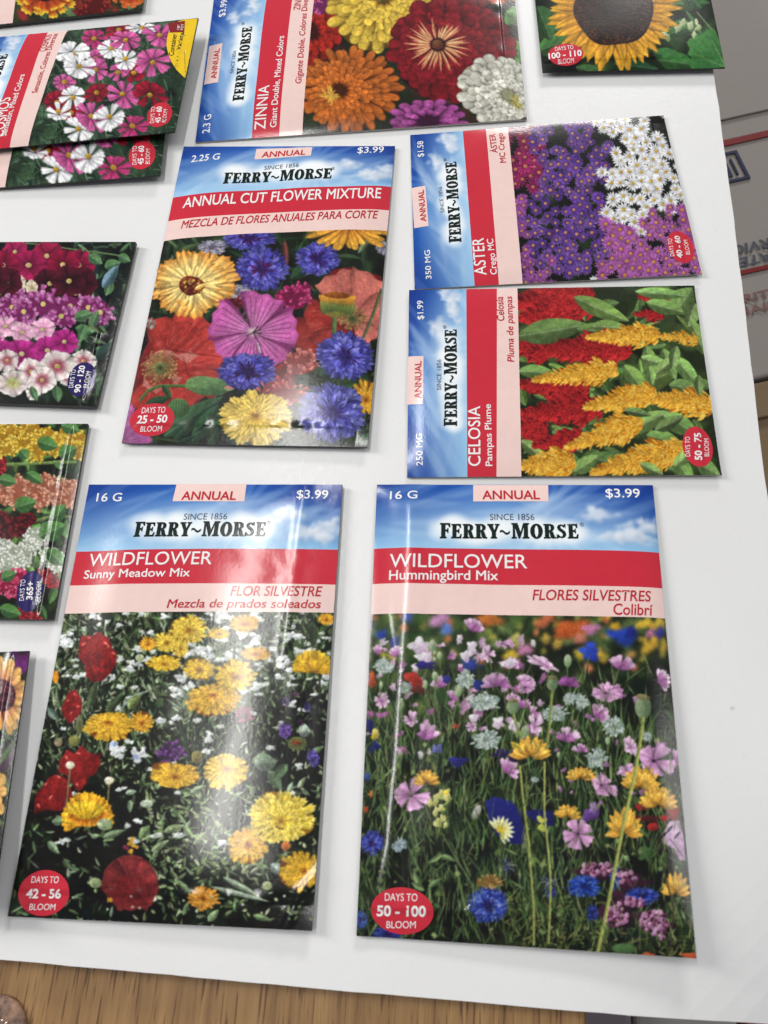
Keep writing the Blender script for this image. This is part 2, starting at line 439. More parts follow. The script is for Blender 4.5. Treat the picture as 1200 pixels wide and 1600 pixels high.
            fan_side(k, x, y + ry * .25, rx * .8, ry * .55, PD, P0, 2, RNG.uniform(1.2, 2.6), rr + RNG.normal(0, .3), .6, streak=.05)
    for x, y, rx, ry in [(655, 1010, 16, 11), (665, 1028, 13, 9), (738, 1012, 8, 9), (730, 1024, 10, 9), (718, 1000, 5, 7), (795, 1038, 12, 7), (778, 1130, 9, 9), (803, 1135, 8, 9), (740, 1122, 8, 6)]:
        k.blob(x, y, rx, ry, (232, 228, 232), c2=(182, 160, 184), rough=.2, soft=.2)
    for x, y, rx, ry, c in [(665, 1040, 15, 6, (52, 44, 130)), (698, 1062, 7, 6, (56, 56, 150)), (582, 1062, 6, 12, (196, 84, 40)), (648, 1063, 13, 12, (190, 62, 50)), (655, 1078, 11, 7, (110, 54, 44)),
                            (578, 1132, 9, 10, (30, 34, 104)), (586, 1166, 8, 7, (28, 38, 116)), (716, 1190, 13, 8, (44, 42, 132)), (745, 1070, 9, 8, (38, 50, 140)), (712, 1135, 5, 5, (190, 84, 60)),
                            (790, 1178, 18, 7, (46, 34, 88)), (808, 1180, 16, 8, (40, 28, 84)), (684, 1170, 6, 9, (110, 120, 190)), (574, 1212, 4, 7, (60, 90, 170)), (580, 1240, 4, 4, (206, 130, 60)), (572, 1264, 4, 5, (200, 84, 46)),
                            (588, 1146, 6, 8, (216, 204, 110)), (584, 1150, 4, 4, (234, 200, 40)), (922, 1273, 13, 10, (112, 72, 156)), (926, 1262, 6, 9, (176, 140, 200)), (1000, 1261, 9, 6, (176, 44, 46)), (1052, 1271, 10, 11, (184, 40, 44)),
                            (1037, 1279, 8, 5, (196, 50, 50)), (1018, 1292, 9, 6, (190, 46, 44)), (1004, 1280, 16, 8, (90, 30, 34)), (1035, 1345, 8, 11, (70, 100, 54)), (1008, 1334, 10, 11, (74, 110, 60)), (977, 1341, 4, 5, (160, 190, 130))]:
        k.blob(x, y, rx, ry, c, c2=np.array(c) * .6, rough=.22, soft=.15, tex=.2)
    # pale cornflowers
    for x, y, rx, ry in [(600, 1041, 21, 16), (727, 1062, 18, 18), (634, 1076, 10, 13), (757, 1098, 31, 18), (760, 1157, 29, 19), (889, 1092, 13, 13), (908, 1098, 16, 15), (865, 1116, 26, 16),
                         (957, 1136, 22, 20), (930, 1186, 22, 19), (1010, 1152, 9, 11), (835, 1218, 8, 6)]:
        white_tuft(k, x, y, rx, ry)
    white_tuft(k, 625, 1320, 14, 15, (186, 204, 214), (120, 140, 150), 30)
    # buds and seed pods
    for x, y, rx, ry in [(676, 1010, 5, 10), (687, 1025, 4, 6), (680, 1057, 5, 7), (716, 1080, 6, 10), (886, 1034, 6, 10), (665, 1070, 4, 7), (628, 1100, 4, 9), (820, 1143, 6, 9), (948, 1158, 4, 6), (872, 1180, 3, 5), (596, 1070, 3, 6)]:
        bud(k, x, y, rx, ry)
    fan_side(k, 885, 1068, 18, 9, (122, 56, 124), (164, 96, 164), 3, 2.6, .2, .6)
    pod(k, 862, 1069, 9, 11, [(857, 1140), (853, 1180)])
    pod(k, 801, 1105, 10, 11, [(812, 1150)])
    # open pinks with dark hearts
    for x, y, rx, ry, t, hx, hy in [(1026, 1189, 30, 26, .3, -.2, .1), (645, 1242, 27, 23, .2, -.1, .05), (902, 1303, 22, 22, 0, 0, 0), (943, 1228, 22, 15, .8, -.2, .2), (820, 1075, 14, 10, 0, 0, 0), (945, 1083, 24, 13, .2, 0, .1)]:
        k.daisy(x, y, rx, ry, (168, 106, 160), (216, 170, 208), 5, RNG.uniform(0, 6), .62, 'fan', 1, 0, (44, 22, 50), .1, edge=.25, off=(hx, hy), tilt=t, g=.6)
    k.poly([(1034, 1304), (1044, 1284), (1060, 1282), (1068, 1306), (1071, 1345), (1060, 1344), (1052, 1326), (1036, 1318)], (206, 176, 206), (176, 140, 176), tex=.2)
    for a in ((1040, 1300), (1050, 1290), (1062, 1300)):
        k.leaf(a[0], a[1], 2.3, 16, 4, (24, 16, 26), (20, 12, 20))
    k.line([(1045, 1310), (1066, 1338)], 1.4, (90, 60, 96))
    # yellow star flowers
    Y0, Y1 = (190, 126, 40), (228, 180, 78)
    for x, y, rx, ry, n, r in [(667, 1213, 21, 13, 9, 0), (827, 1168, 32, 20, 10, .05), (906, 1208, 23, 11, 9, 0), (998, 1216, 31, 22, 10, .1), (1026, 1246, 31, 19, 11, .1), (885, 1267, 21, 12, 9, .1), (972, 1284, 29, 26, 10, .1), (1055, 1381, 24, 22, 9, 0)]:
        fan_side(k, x, y, rx, ry, Y0, Y1, n, 3.6, r, .24, 'lens', streak=.06, edge=.35)
        fan_side(k, x, y + ry * .15, rx * .85, ry * .62, mixc(Y0, Y1, .3), (244, 198, 84), n - 2, 3.0, r, .26, 'lens', streak=.06)
    k.leaf(797, 1160, .5, 20, 7, (226, 196, 60), (190, 160, 40))
    # blue trumpet
    k.poly([(758, 1252), (772, 1244), (800, 1252), (812, 1268), (820, 1300), (816, 1318), (800, 1318), (776, 1304), (764, 1280)], (34, 38, 120), (22, 26, 92), tex=.15)
    for i in range(11):
        a = -2.4 + i * .36
        M = rotm(a) @ np.diag([24, 3.4])
        k.petal(781, 1297, M, (236, 214, 60), (232, 238, 214), 'lens', .6)
    k.blob(782, 1296, 6, 5, (228, 196, 40), c2=(200, 176, 60), soft=.4)
    k.poly([(818, 1268), (838, 1264), (864, 1268), (866, 1290), (850, 1290), (830, 1280)], (26, 30, 100), (20, 22, 70), tex=.2)
    k.blob(846, 1286, 8, 7, (200, 200, 90), c2=(150, 160, 70), rough=.3, tex=.4)
    k.blob(745, 1268, 6, 12, (196, 190, 186), c2=(120, 128, 110), ang=.4, soft=.3)
    # snapdragon
    for x, y, rx, ry in [(694, 1240, 6, 10), (700, 1246, 5, 8), (683, 1247, 7, 8), (690, 1262, 5, 6), (681, 1268, 5, 6), (693, 1278, 5, 6), (684, 1285, 6, 7), (697, 1288, 4, 5), (673, 1254, 5, 6)]:
        k.blob(x, y, rx, ry, (222, 216, 150), c2=(150, 156, 80), rough=.2, tex=.3)
    k.blob(696, 1238, 5, 4, (236, 210, 80), soft=.3)
    # knapweeds of strong blue
    k.cornflower(763, 1413, 34, 31, (58, 84, 186), (24, 34, 120), (150, 172, 232), 15, (40, 30, 96))
    k.cornflower(582, 1316, 20, 23, (62, 72, 176), (32, 36, 120), (140, 160, 224), 10)
    k.cornflower(605, 1460, 26, 14, (54, 74, 170), (24, 30, 104), (110, 140, 210), 9)
    k.cornflower(564, 1436, 12, 16, (70, 104, 186), (24, 40, 110), (120, 160, 216), 8)
    for x, y, rx, ry in [(935, 1362, 34, 12), (985, 1382, 26, 14), (962, 1430, 22, 20), (1020, 1440, 26, 16), (975, 1408, 26, 12)]:
        k.blob(x, y, rx, ry, (58, 26, 44), c2=(36, 14, 28), rough=.25, soft=.4)
    k.cornflower(912, 1384, 30, 19, (40, 80, 190), (20, 36, 120), (130, 170, 230), 11, (20, 40, 120))
    k.cornflower(1002, 1400, 28, 16, (40, 66, 176), (20, 30, 110), (120, 150, 220), 10, (26, 20, 90))
    k.cornflower(960, 1372, 10, 20, (52, 82, 180), (24, 40, 120), (120, 160, 226), 7)
    k.cornflower(925, 1426, 10, 15, (40, 62, 160), (20, 30, 96), (100, 140, 210), 7)
    k.cornflower(860, 1393, 10, 12, (56, 84, 176), (24, 34, 90), (120, 150, 210), 7)
    for cx, cy, rx, ry, n in [(932, 1358, 26, 10, 26), (975, 1372, 16, 14, 14), (985, 1410, 22, 8, 16), (962, 1432, 18, 18, 26), (1022, 1438, 24, 18, 34), (1030, 1458, 12, 12, 12)]:
        k.dots(cx, cy, rx, ry, n, 4, (206, 166, 196), (140, 84, 120))
        k.dots(cx, cy, rx, ry, n // 2, 3, (120, 60, 90))
    for x, y in ((790, 1352), (858, 1376)):
        for i in range(26):
            a = RNG.uniform(0, 6.3)
            k.leaf(x, y, a, RNG.uniform(8, 22), 2, vary((60, 70, 110) if i % 2 else (170, 170, 170), .2), (30, 34, 50))
    k.ruffle(765, 1376, 22, 10, (190, 150, 84), (110, 84, 40), (220, 190, 120), 26, .3)
    # long yellow-green stalks across
    k.line([(850, 1190), (850, 1270), (856, 1330), (860, 1376), (858, 1474)], 3.2, (196, 200, 120), (120, 126, 62))
    k.line([(812, 1196), (816, 1240), (826, 1320), (834, 1420), (835, 1478)], 3.4, (190, 196, 110), (112, 120, 56))
    pod(k, 1003, 1106, 13, 18)
    k.line([(1003, 1122), (1000, 1150), (990, 1210), (972, 1290), (957, 1370), (944, 1440), (934, 1492)], 5.4, (190, 198, 112), (116, 124, 58))
    k.line([(1028, 1290), (1036, 1360), (1052, 1420), (1046, 1490)], 2.6, (70, 60, 50), (40, 34, 30))
    for x, y, a in [(655, 1382, -1.9), (670, 1385, -.6), (664, 1390, -2.6), (690, 1335, 2.6), (690, 1335, .4)]:
        k.leaf(x, y, a, 24, 9, (120, 146, 92), (70, 94, 54), rib=.3)
    for x in (1012, 1078):
        k.blob(x, 1494, 13, 5, (196, 96, 50), c2=(150, 60, 40), rough=.2, tex=.3)
    k.blob(975, 1482, 18, 8, (84, 120, 70), c2=(60, 90, 50))
    k.blades((545, 1080, 1080, 1480), 330, [(160, 176, 118), (122, 146, 84), (96, 124, 68)], (14, 46), (1.0, 1.7), UP, .4)
    k.blur(.7); k.texture(.075); k.grain(3)
    return k

def marigold(k, x, y, rx, ry, c0=(196, 104, 26), c1=(240, 186, 50), off=(0, .15), n=22, eye=None, layers=4, tilt=0.0, tip=None, grow=1.0):
    """a crowded double head seen at a slant"""
    rx, ry = rx * grow, ry * grow
    c1 = mixc(c1, (252, 220, 80), .4); c0 = mixc(c0, (224, 140, 30), .3)
    k.blob(x, y, rx * .86, ry * .86, np.array(c0) * .6, rough=.08)
    k.daisy(x, y, rx, ry, c0, c1, n, RNG.uniform(0, 1), .15, 'tooth', layers, .15, eye, .2, edge=.42, jit=.12, shrink=.76, off=off, g=.5, dim=.97, base=.22, streak=.12, tip=tip, tilt=tilt)

def sunny_art():
    k = Ink(0, 940, 545, 1470, 1.0, (20, 26, 18))
    k.mottle([(52, 68, 42), (30, 40, 26), (84, 102, 70), (18, 22, 16), (112, 128, 96)], 700, 3, 9, (0, 945, 545, 1150), .6)
    k.mottle([(16, 18, 14), (10, 12, 10), (26, 34, 22)], 420, 5, 16, (0, 1120, 545, 1470), .7)
    k.blades((20, 950, 540, 1200), 1500, [(92, 116, 72), (60, 82, 48), (36, 50, 30), (140, 160, 122), (22, 28, 20)], (12, 36), (1.6, 5), UP, .55)
    k.blades((20, 955, 540, 1130), 360, [(196, 206, 182), (170, 186, 150)], (6, 15), (1.4, 3.4), UP, .8)
    k.blades((20, 1170, 540, 1440), 700, [(96, 122, 76), (66, 88, 52), (44, 60, 36), (140, 164, 120), (20, 24, 18)], (9, 26), (2, 7), UP, 1.1)
    k.mottle([(12, 13, 11), (16, 17, 14)], 90, 10, 24, (60, 1240, 300, 1450), .7)
    k.mottle([(12, 13, 11), (16, 17, 14)], 50, 10, 22, (400, 1390, 540, 1470), .7)
    k.mottle([(14, 14, 13)], 40, 8, 18, (420, 1090, 520, 1230), .7)
    k.blades((230, 1210, 410, 1380), 260, [(150, 170, 120), (120, 146, 90), (180, 196, 152)], (8, 24), (2.5, 7), UP, 1.3, rib=.2)
    k.blades((40, 1270, 300, 1450), 130, [(124, 150, 104), (90, 116, 74), (170, 190, 156)], (8, 22), (2, 6), UP, 1.2)
    k.blades((30, 960, 535, 1240), 700, [(150, 172, 126), (196, 208, 178), (120, 146, 96), (176, 190, 150)], (5, 15), (1.6, 4.6), UP, 1.0)
    k.blades((30, 960, 535, 1240), 260, [(20, 24, 16), (14, 16, 12)], (8, 26), (2, 5), UP, .8)
    k.blades((240, 1240, 520, 1440), 240, [(160, 184, 132), (190, 206, 164), (126, 152, 98)], (5, 16), (2, 6), UP, 1.3)
    for _ in range(90):
        k.blob(RNG.uniform(40, 520), RNG.uniform(1215, 1455), RNG.uniform(4, 13), RNG.uniform(4, 11), (14, 16, 12), soft=.7, rough=.3, alpha=.85)
    # small white flowers at the top and among the leaves
    for _ in range(170):
        x, y = RNG.uniform(95, 530), RNG.uniform(955, 1090) if RNG.random() < .7 else RNG.uniform(1090, 1330)
        r = RNG.uniform(2, 7)
        k.blob(x, y, r * 1.3, r * .75, (232, 234, 230), c2=(176, 186, 182), rough=.25, soft=.2)
    for x, y, r in [(190, 1174, 15), (218, 1186, 12), (182, 1163, 8), (205, 1160, 7), (100, 1000, 12), (112, 1006, 8), (150, 965, 10), (290, 1060, 10), (300, 1076, 9), (278, 1125, 9), (385, 995, 12), (400, 1005, 10), (318, 1020, 12),
                    (330, 1026, 10), (300, 1022, 9), (440, 1040, 12), (395, 968, 12), (340, 965, 10), (455, 990, 9), (345, 968, 8), (270, 1190, 8), (225, 1180, 9), (255, 1128, 9)]:
        for i in range(6):
            k.blob(x + RNG.normal(0, r * .45), y + RNG.normal(0, r * .4), r * .45, r * .36, (240, 240, 238), c2=(190, 198, 200), rough=.15, soft=.15)
    k.blob(182, 1164, 5, 4, (150, 170, 206), soft=.4); k.blob(216, 1184, 5, 4, (150, 168, 206), soft=.4)
    for p, w in [([(123, 955), (121, 1010)], 3), ([(370, 960), (368, 1035)], 3), ([(338, 955), (335, 985)], 3), ([(474, 1025), (471, 1120)], 2), ([(175, 1155), (171, 1200)], 2.4), ([(107, 1130), (102, 1170)], 3), ([(500, 1055), (498, 1100)], 3)]:
        k.line(p, w, (44, 50, 34), (24, 28, 20))
    # broad leaves
    for x, y, a, l, w, c in [(195, 1105, -.6, 44, 10, (150, 172, 160)), (140, 1110, -1.3, 50, 13, (70, 88, 54)), (170, 1120, -1.0, 46, 12, (66, 84, 52)), (90, 1125, -2.2, 26, 12, (120, 146, 130)), (205, 1110, -.9, 30, 16, (128, 146, 84)),
                             (290, 1110, -1.2, 36, 12, (110, 136, 90)), (490, 975, 1.5, 40, 14, (52, 68, 44)), (480, 1060, -1, 30, 14, (96, 122, 74)), (466, 1142, 0, 20, 22, (176, 192, 178)), (398, 1194, -.2, 36, 30, (128, 150, 122)),
                             (420, 1205, .9, 38, 18, (110, 136, 100)), (450, 1195, 2.4, 34, 16, (96, 124, 84)), (436, 1360, -.6, 34, 12, (150, 176, 136)), (424, 1350, .7, 26, 18, (176, 196, 186)), (400, 1330, 2.8, 24, 10, (110, 140, 90)),
                             (350, 1370, .5, 70, 10, (170, 190, 160)), (330, 1385, .25, 96, 8, (186, 204, 180)), (280, 1375, .8, 30, 9, (120, 148, 100)), (82, 1284, 0, 26, 13, (130, 160, 120)), (76, 1315, .7, 26, 13, (150, 178, 140)),
                             (100, 1345, .6, 20, 10, (80, 100, 66)), (165, 1308, -.3, 36, 11, (140, 166, 124)), (146, 1306, .1, 14, 8, (150, 176, 130)), (260, 1300, -.4, 34, 12, (160, 184, 130)), (240, 1330, -.6, 34, 10, (166, 190, 136)), (222, 1310, -.9, 26, 14, (140, 170, 110)),
                             (290, 1290, .9, 26, 10, (150, 176, 120)), (305, 1320, -.8, 30, 9, (156, 180, 128)), (200, 1240, -.2, 18, 9, (166, 188, 160)), (208, 1250, 1.7, 20, 9, (140, 166, 128)), (395, 1430, .3, 30, 10, (120, 150, 100)), (325, 1440, -.9, 26, 12, (150, 180, 130)),
                             (286, 1430, -1.1, 26, 8, (120, 150, 96)), (480, 1180, -.4, 30, 10, (120, 150, 100)), (450, 1240, -1.1, 20, 9, (150, 172, 140)), (465, 1232, -.9, 22, 8, (170, 190, 150)), (300, 1240, -.5, 26, 10, (170, 190, 150)), (316, 1262, .3, 22, 8, (150, 176, 130))]:
        k.leaf(x, y, a, l, w, c, np.array(c) * .62, bend=RNG.normal(0, .3), rib=.25)
    # marigolds behind
    Yl = ((206, 140, 30), (244, 206, 60)); Or = ((190, 84, 20), (240, 176, 50)); Pl = ((220, 160, 40), (248, 222, 92))
    for x, y, rx, ry, q in [(298, 985, 28, 20, Pl), (264, 1005, 18, 15, Pl), (286, 1014, 11, 14, Pl), (344, 992, 17, 8, Yl), (384, 976, 22, 13, Or), (235, 1008, 13, 10, Or), (260, 1038, 25, 12, Yl), (315, 1047, 25, 15, Yl), (401, 1023, 23, 10, Or),
                            (370, 1056, 30, 22, Yl), (510, 968, 12, 9, Or), (226, 1129, 17, 15, Or)]:
        marigold(k, x, y, rx, ry, *q, n=16, layers=3, grow=1.14)
    fan_side(k, 489, 1034, 32, 20, (200, 140, 26), (240, 200, 60), 9, 3.2, 0, .3, 'tooth', streak=.05)
    fan_side(k, 489, 1042, 28, 12, (206, 150, 30), (238, 190, 56), 7, 3.0, 0, .3, 'tooth', streak=.05)
    for x, y, rx, ry, c in [(270, 1176, 20, 16, (104, 52, 126)), (384, 1118, 14, 10, (176, 60, 110)), (446, 1143, 10, 13, (104, 66, 160)), (490, 1186, 9, 14, (92, 76, 170)), (447, 1097, 6, 7, (84, 64, 110)), (480, 1105, 5, 8, (66, 56, 120)), (463, 1085, 4, 5, (130, 90, 120)), (470, 1130, 5, 6, (60, 40, 60))]:
        k.ruffle(x, y, rx, ry, c, np.array(c) * .45, np.clip(np.array(c) * 1.4 + 20, 0, 255), 34, .4)
    # poppies
    RD, RL = (92, 16, 18), (176, 40, 36)
    def pop(pts, sx, ox, oy, hl=()):
        P = [(ox + a / 4.444, oy + b / 4.444) for a, b in pts]
        k.poly(P, (158, 34, 32), (98, 18, 20), 1.1, tex=.3)
        cx, cy = np.mean(P, 0)
        for _ in range(18):
            a, b = P[RNG.integers(len(P))]; f = RNG.uniform(.2, .75)
            x, y = cx + (a - cx) * f, cy + (b - cy) * f
            k.blob(x, y, RNG.uniform(4, 11), RNG.uniform(3, 7), mixc(RD, RL, RNG.uniform(0, 1)), c2=mixc(RD, RL, RNG.uniform(0, .6)), ang=RNG.uniform(0, 3), soft=.8, alpha=.6, rough=.2)
        for a, b, l, w, an in hl:
            k.leaf(ox + a / 4.444, oy + b / 4.444, an, l, w, (240, 150, 140), (220, 90, 80), alpha=.85)
    pop([(480, 240), (560, 245), (600, 215), (680, 260), (710, 340), (740, 360), (735, 440), (690, 510), (640, 555), (560, 565), (515, 520), (515, 450), (460, 390), (465, 310)], 1, 20, 940,
        [(485, 310, 9, 4, -.7), (640, 290, 9, 4, .4), (670, 300, 8, 3, 1.2), (700, 360, 8, 3, .5), (520, 260, 8, 3, -.3)])
    pop([(340, 740), (385, 640), (440, 610), (490, 690), (485, 760), (450, 810), (400, 850), (355, 800)], 1, 20, 940, [(400, 780, 6, 3, -.4), (450, 735, 6, 3, -.2), (380, 700, 6, 3, -1), (425, 640, 7, 3, .5)])
    pop([(330, 1110), (380, 1030), (440, 1060), (490, 1000), (540, 1050), (620, 1075), (630, 1130), (590, 1200), (530, 1230), (490, 1280), (420, 1260), (370, 1200), (320, 1190)], 1, 20, 940, [(370, 1070, 8, 4, 1), (450, 1050, 8, 3, .4)])
    pop([(240, 330), (240, 260), (270, 210), (340, 110), (400, 90), (470, 120), (510, 200), (520, 250), (480, 270), (460, 340), (380, 345), (300, 320), (262, 350), (235, 370)], 1, 0, 1190, [(345, 265, 9, 4, -.9), (262, 290, 9, 3, 1.2), (310, 170, 8, 3, -.8), (400, 100, 8, 3, .5)])
    pop([(525, 100), (615, 100), (600, 150), (570, 190), (530, 150)], 1, 0, 1190, [(540, 150, 7, 3, .9)])
    k.blob(206, 1377, 42, 42, (124, 44, 48), c2=(88, 22, 26), rough=.02, lx=.2, ly=-.8, tex=.12)
    for an, l, w, f in [(-1.6, 44, 30, .95), (-.6, 42, 30, 1.1), (-2.6, 42, 30, .85), (.5, 42, 28, 1.0), (2.5, 40, 28, .8), (1.5, 38, 30, .95)]:
        k.petal(206, 1384, rotm(an) @ np.diag([l, w]), np.array((100, 30, 34)) * f, np.array((138, 48, 50)) * f, 'fan', .8, .1, .4, RNG.normal(0, .12), .2)
    for i in range(60):
        a = RNG.uniform(0, 6.3)
        k.leaf(206, 1380, a, RNG.uniform(20, 40), 3, (134, 52, 54), (90, 24, 28), alpha=.3)
    k.blob(208, 1392, 36, 24, (130, 30, 32), c2=(86, 18, 22), soft=.5, alpha=.5)
    # marigolds in front
    marigold(k, 175, 1138, 39, 22, (186, 76, 20), (244, 190, 50), (-.05, -.35), 24, layers=5, grow=1.07)
    marigold(k, 336, 1098, 42, 24, (196, 88, 36), (246, 196, 70), (0, -.4), 26, layers=5, grow=1.07)
    marigold(k, 277, 1211, 38, 20, (206, 110, 30), (246, 190, 56), (0, .2), 22, grow=1.07)
    marigold(k, 356, 1208, 35, 27, (226, 150, 50), (250, 220, 96), (0, -.2), 22, grow=1.07)
    fan_side(k, 142, 1262, 42, 28, (216, 140, 24), (238, 176, 44), 13, 4.0, -.1, .24, 'tooth', streak=.1, edge=.5)
    fan_side(k, 140, 1268, 36, 20, (236, 186, 40), (246, 206, 56), 11, 3.4, -.1, .24, 'tooth', streak=.1)
    for i in range(13):
        a = .2 + i * .21
        k.petal(140 + 24 * math.cos(a), 1268 + 12 * math.sin(a), rotm(a) @ np.diag([13, 4]), (196, 100, 24), (240, 176, 50), 'tooth')
    marigold(k, 389, 1323, 31, 28, (200, 100, 36), (244, 190, 66), (0, -.1), 20, grow=1.07)
    marigold(k, 440, 1276, 54, 42, (222, 170, 30), (248, 226, 80), (0, .2), 26, layers=5, tip=(250, 230, 130))
    k.line([(432, 1292), (444, 1296)], 2, (120, 70, 20)); k.line([(405, 1306), (412, 1300)], 2, (120, 70, 20))
    marigold(k, 466, 1361, 33, 34, (180, 80, 16), (238, 184, 44), (.3, 0), 22, layers=5)
    marigold(k, 319, 1403, 25, 20, (186, 70, 24), (236, 150, 60), (0, 0), 18)
    k.blob(447, 1322, 7, 7, (220, 130, 60), c2=(170, 90, 40))
    for x, y in [(207, 1318), (200, 1324), (215, 1322), (208, 1330), (173, 1406), (210, 1312)]:
        k.blob(x, y, 4, 4, (200, 150, 50) if RNG.random() < .5 else (120, 40, 70), rough=.2)
    # buds on stalks
    for x, y, yb in [(112, 1196, 1262), (175, 1220, 1250)]:
        k.line([(x, y), (x - 6 if x < 150 else x - 2, yb)], 3, (150, 140, 100), (90, 84, 60)); k.blob(x, y, 7.5, 6, (236, 236, 220), c2=(190, 186, 150))
    k.blob(118, 1158, 10, 9, (150, 150, 84), c2=(90, 94, 48), tex=.4); k.blob(126, 1132, 6, 15, (120, 130, 90), c2=(90, 90, 50), tex=.5, ang=.1)
    k.blob(92, 1160, 7, 7, (150, 150, 120), c2=(110, 90, 70)); k.blob(222, 1030, 7, 6, (206, 212, 176), c2=(150, 166, 120))
    k.blob(465, 1163, 15, 11, (110, 120, 70), c2=(66, 76, 44), tex=.4); k.blob(463, 1161, 7, 5, (150, 80, 30), c2=(90, 40, 20), rough=.2)
    k.blob(311, 1184, 9, 10, (150, 140, 70), c2=(90, 80, 40), tex=.4); k.blob(152, 1379, 10, 8, (176, 190, 140), c2=(120, 140, 96), tex=.4); k.blob(168, 1288, 12, 9, (186, 200, 160), c2=(110, 130, 90), tex=.3)
    k.blob(233, 1256, 10, 6, (206, 216, 200), c2=(150, 166, 140)); k.blob(418, 1384, 8, 7, (190, 200, 160), c2=(130, 146, 100))
    k.blob(87, 1058, 5, 10, (226, 150, 36), soft=.3)
    for i in range(16):
        k.blob(RNG.uniform(30, 480), RNG.uniform(1395, 1450), 2, 2, (190, 196, 170), soft=.4)
    k.blur(.7); k.texture(.13); k.grain(4)
    return k


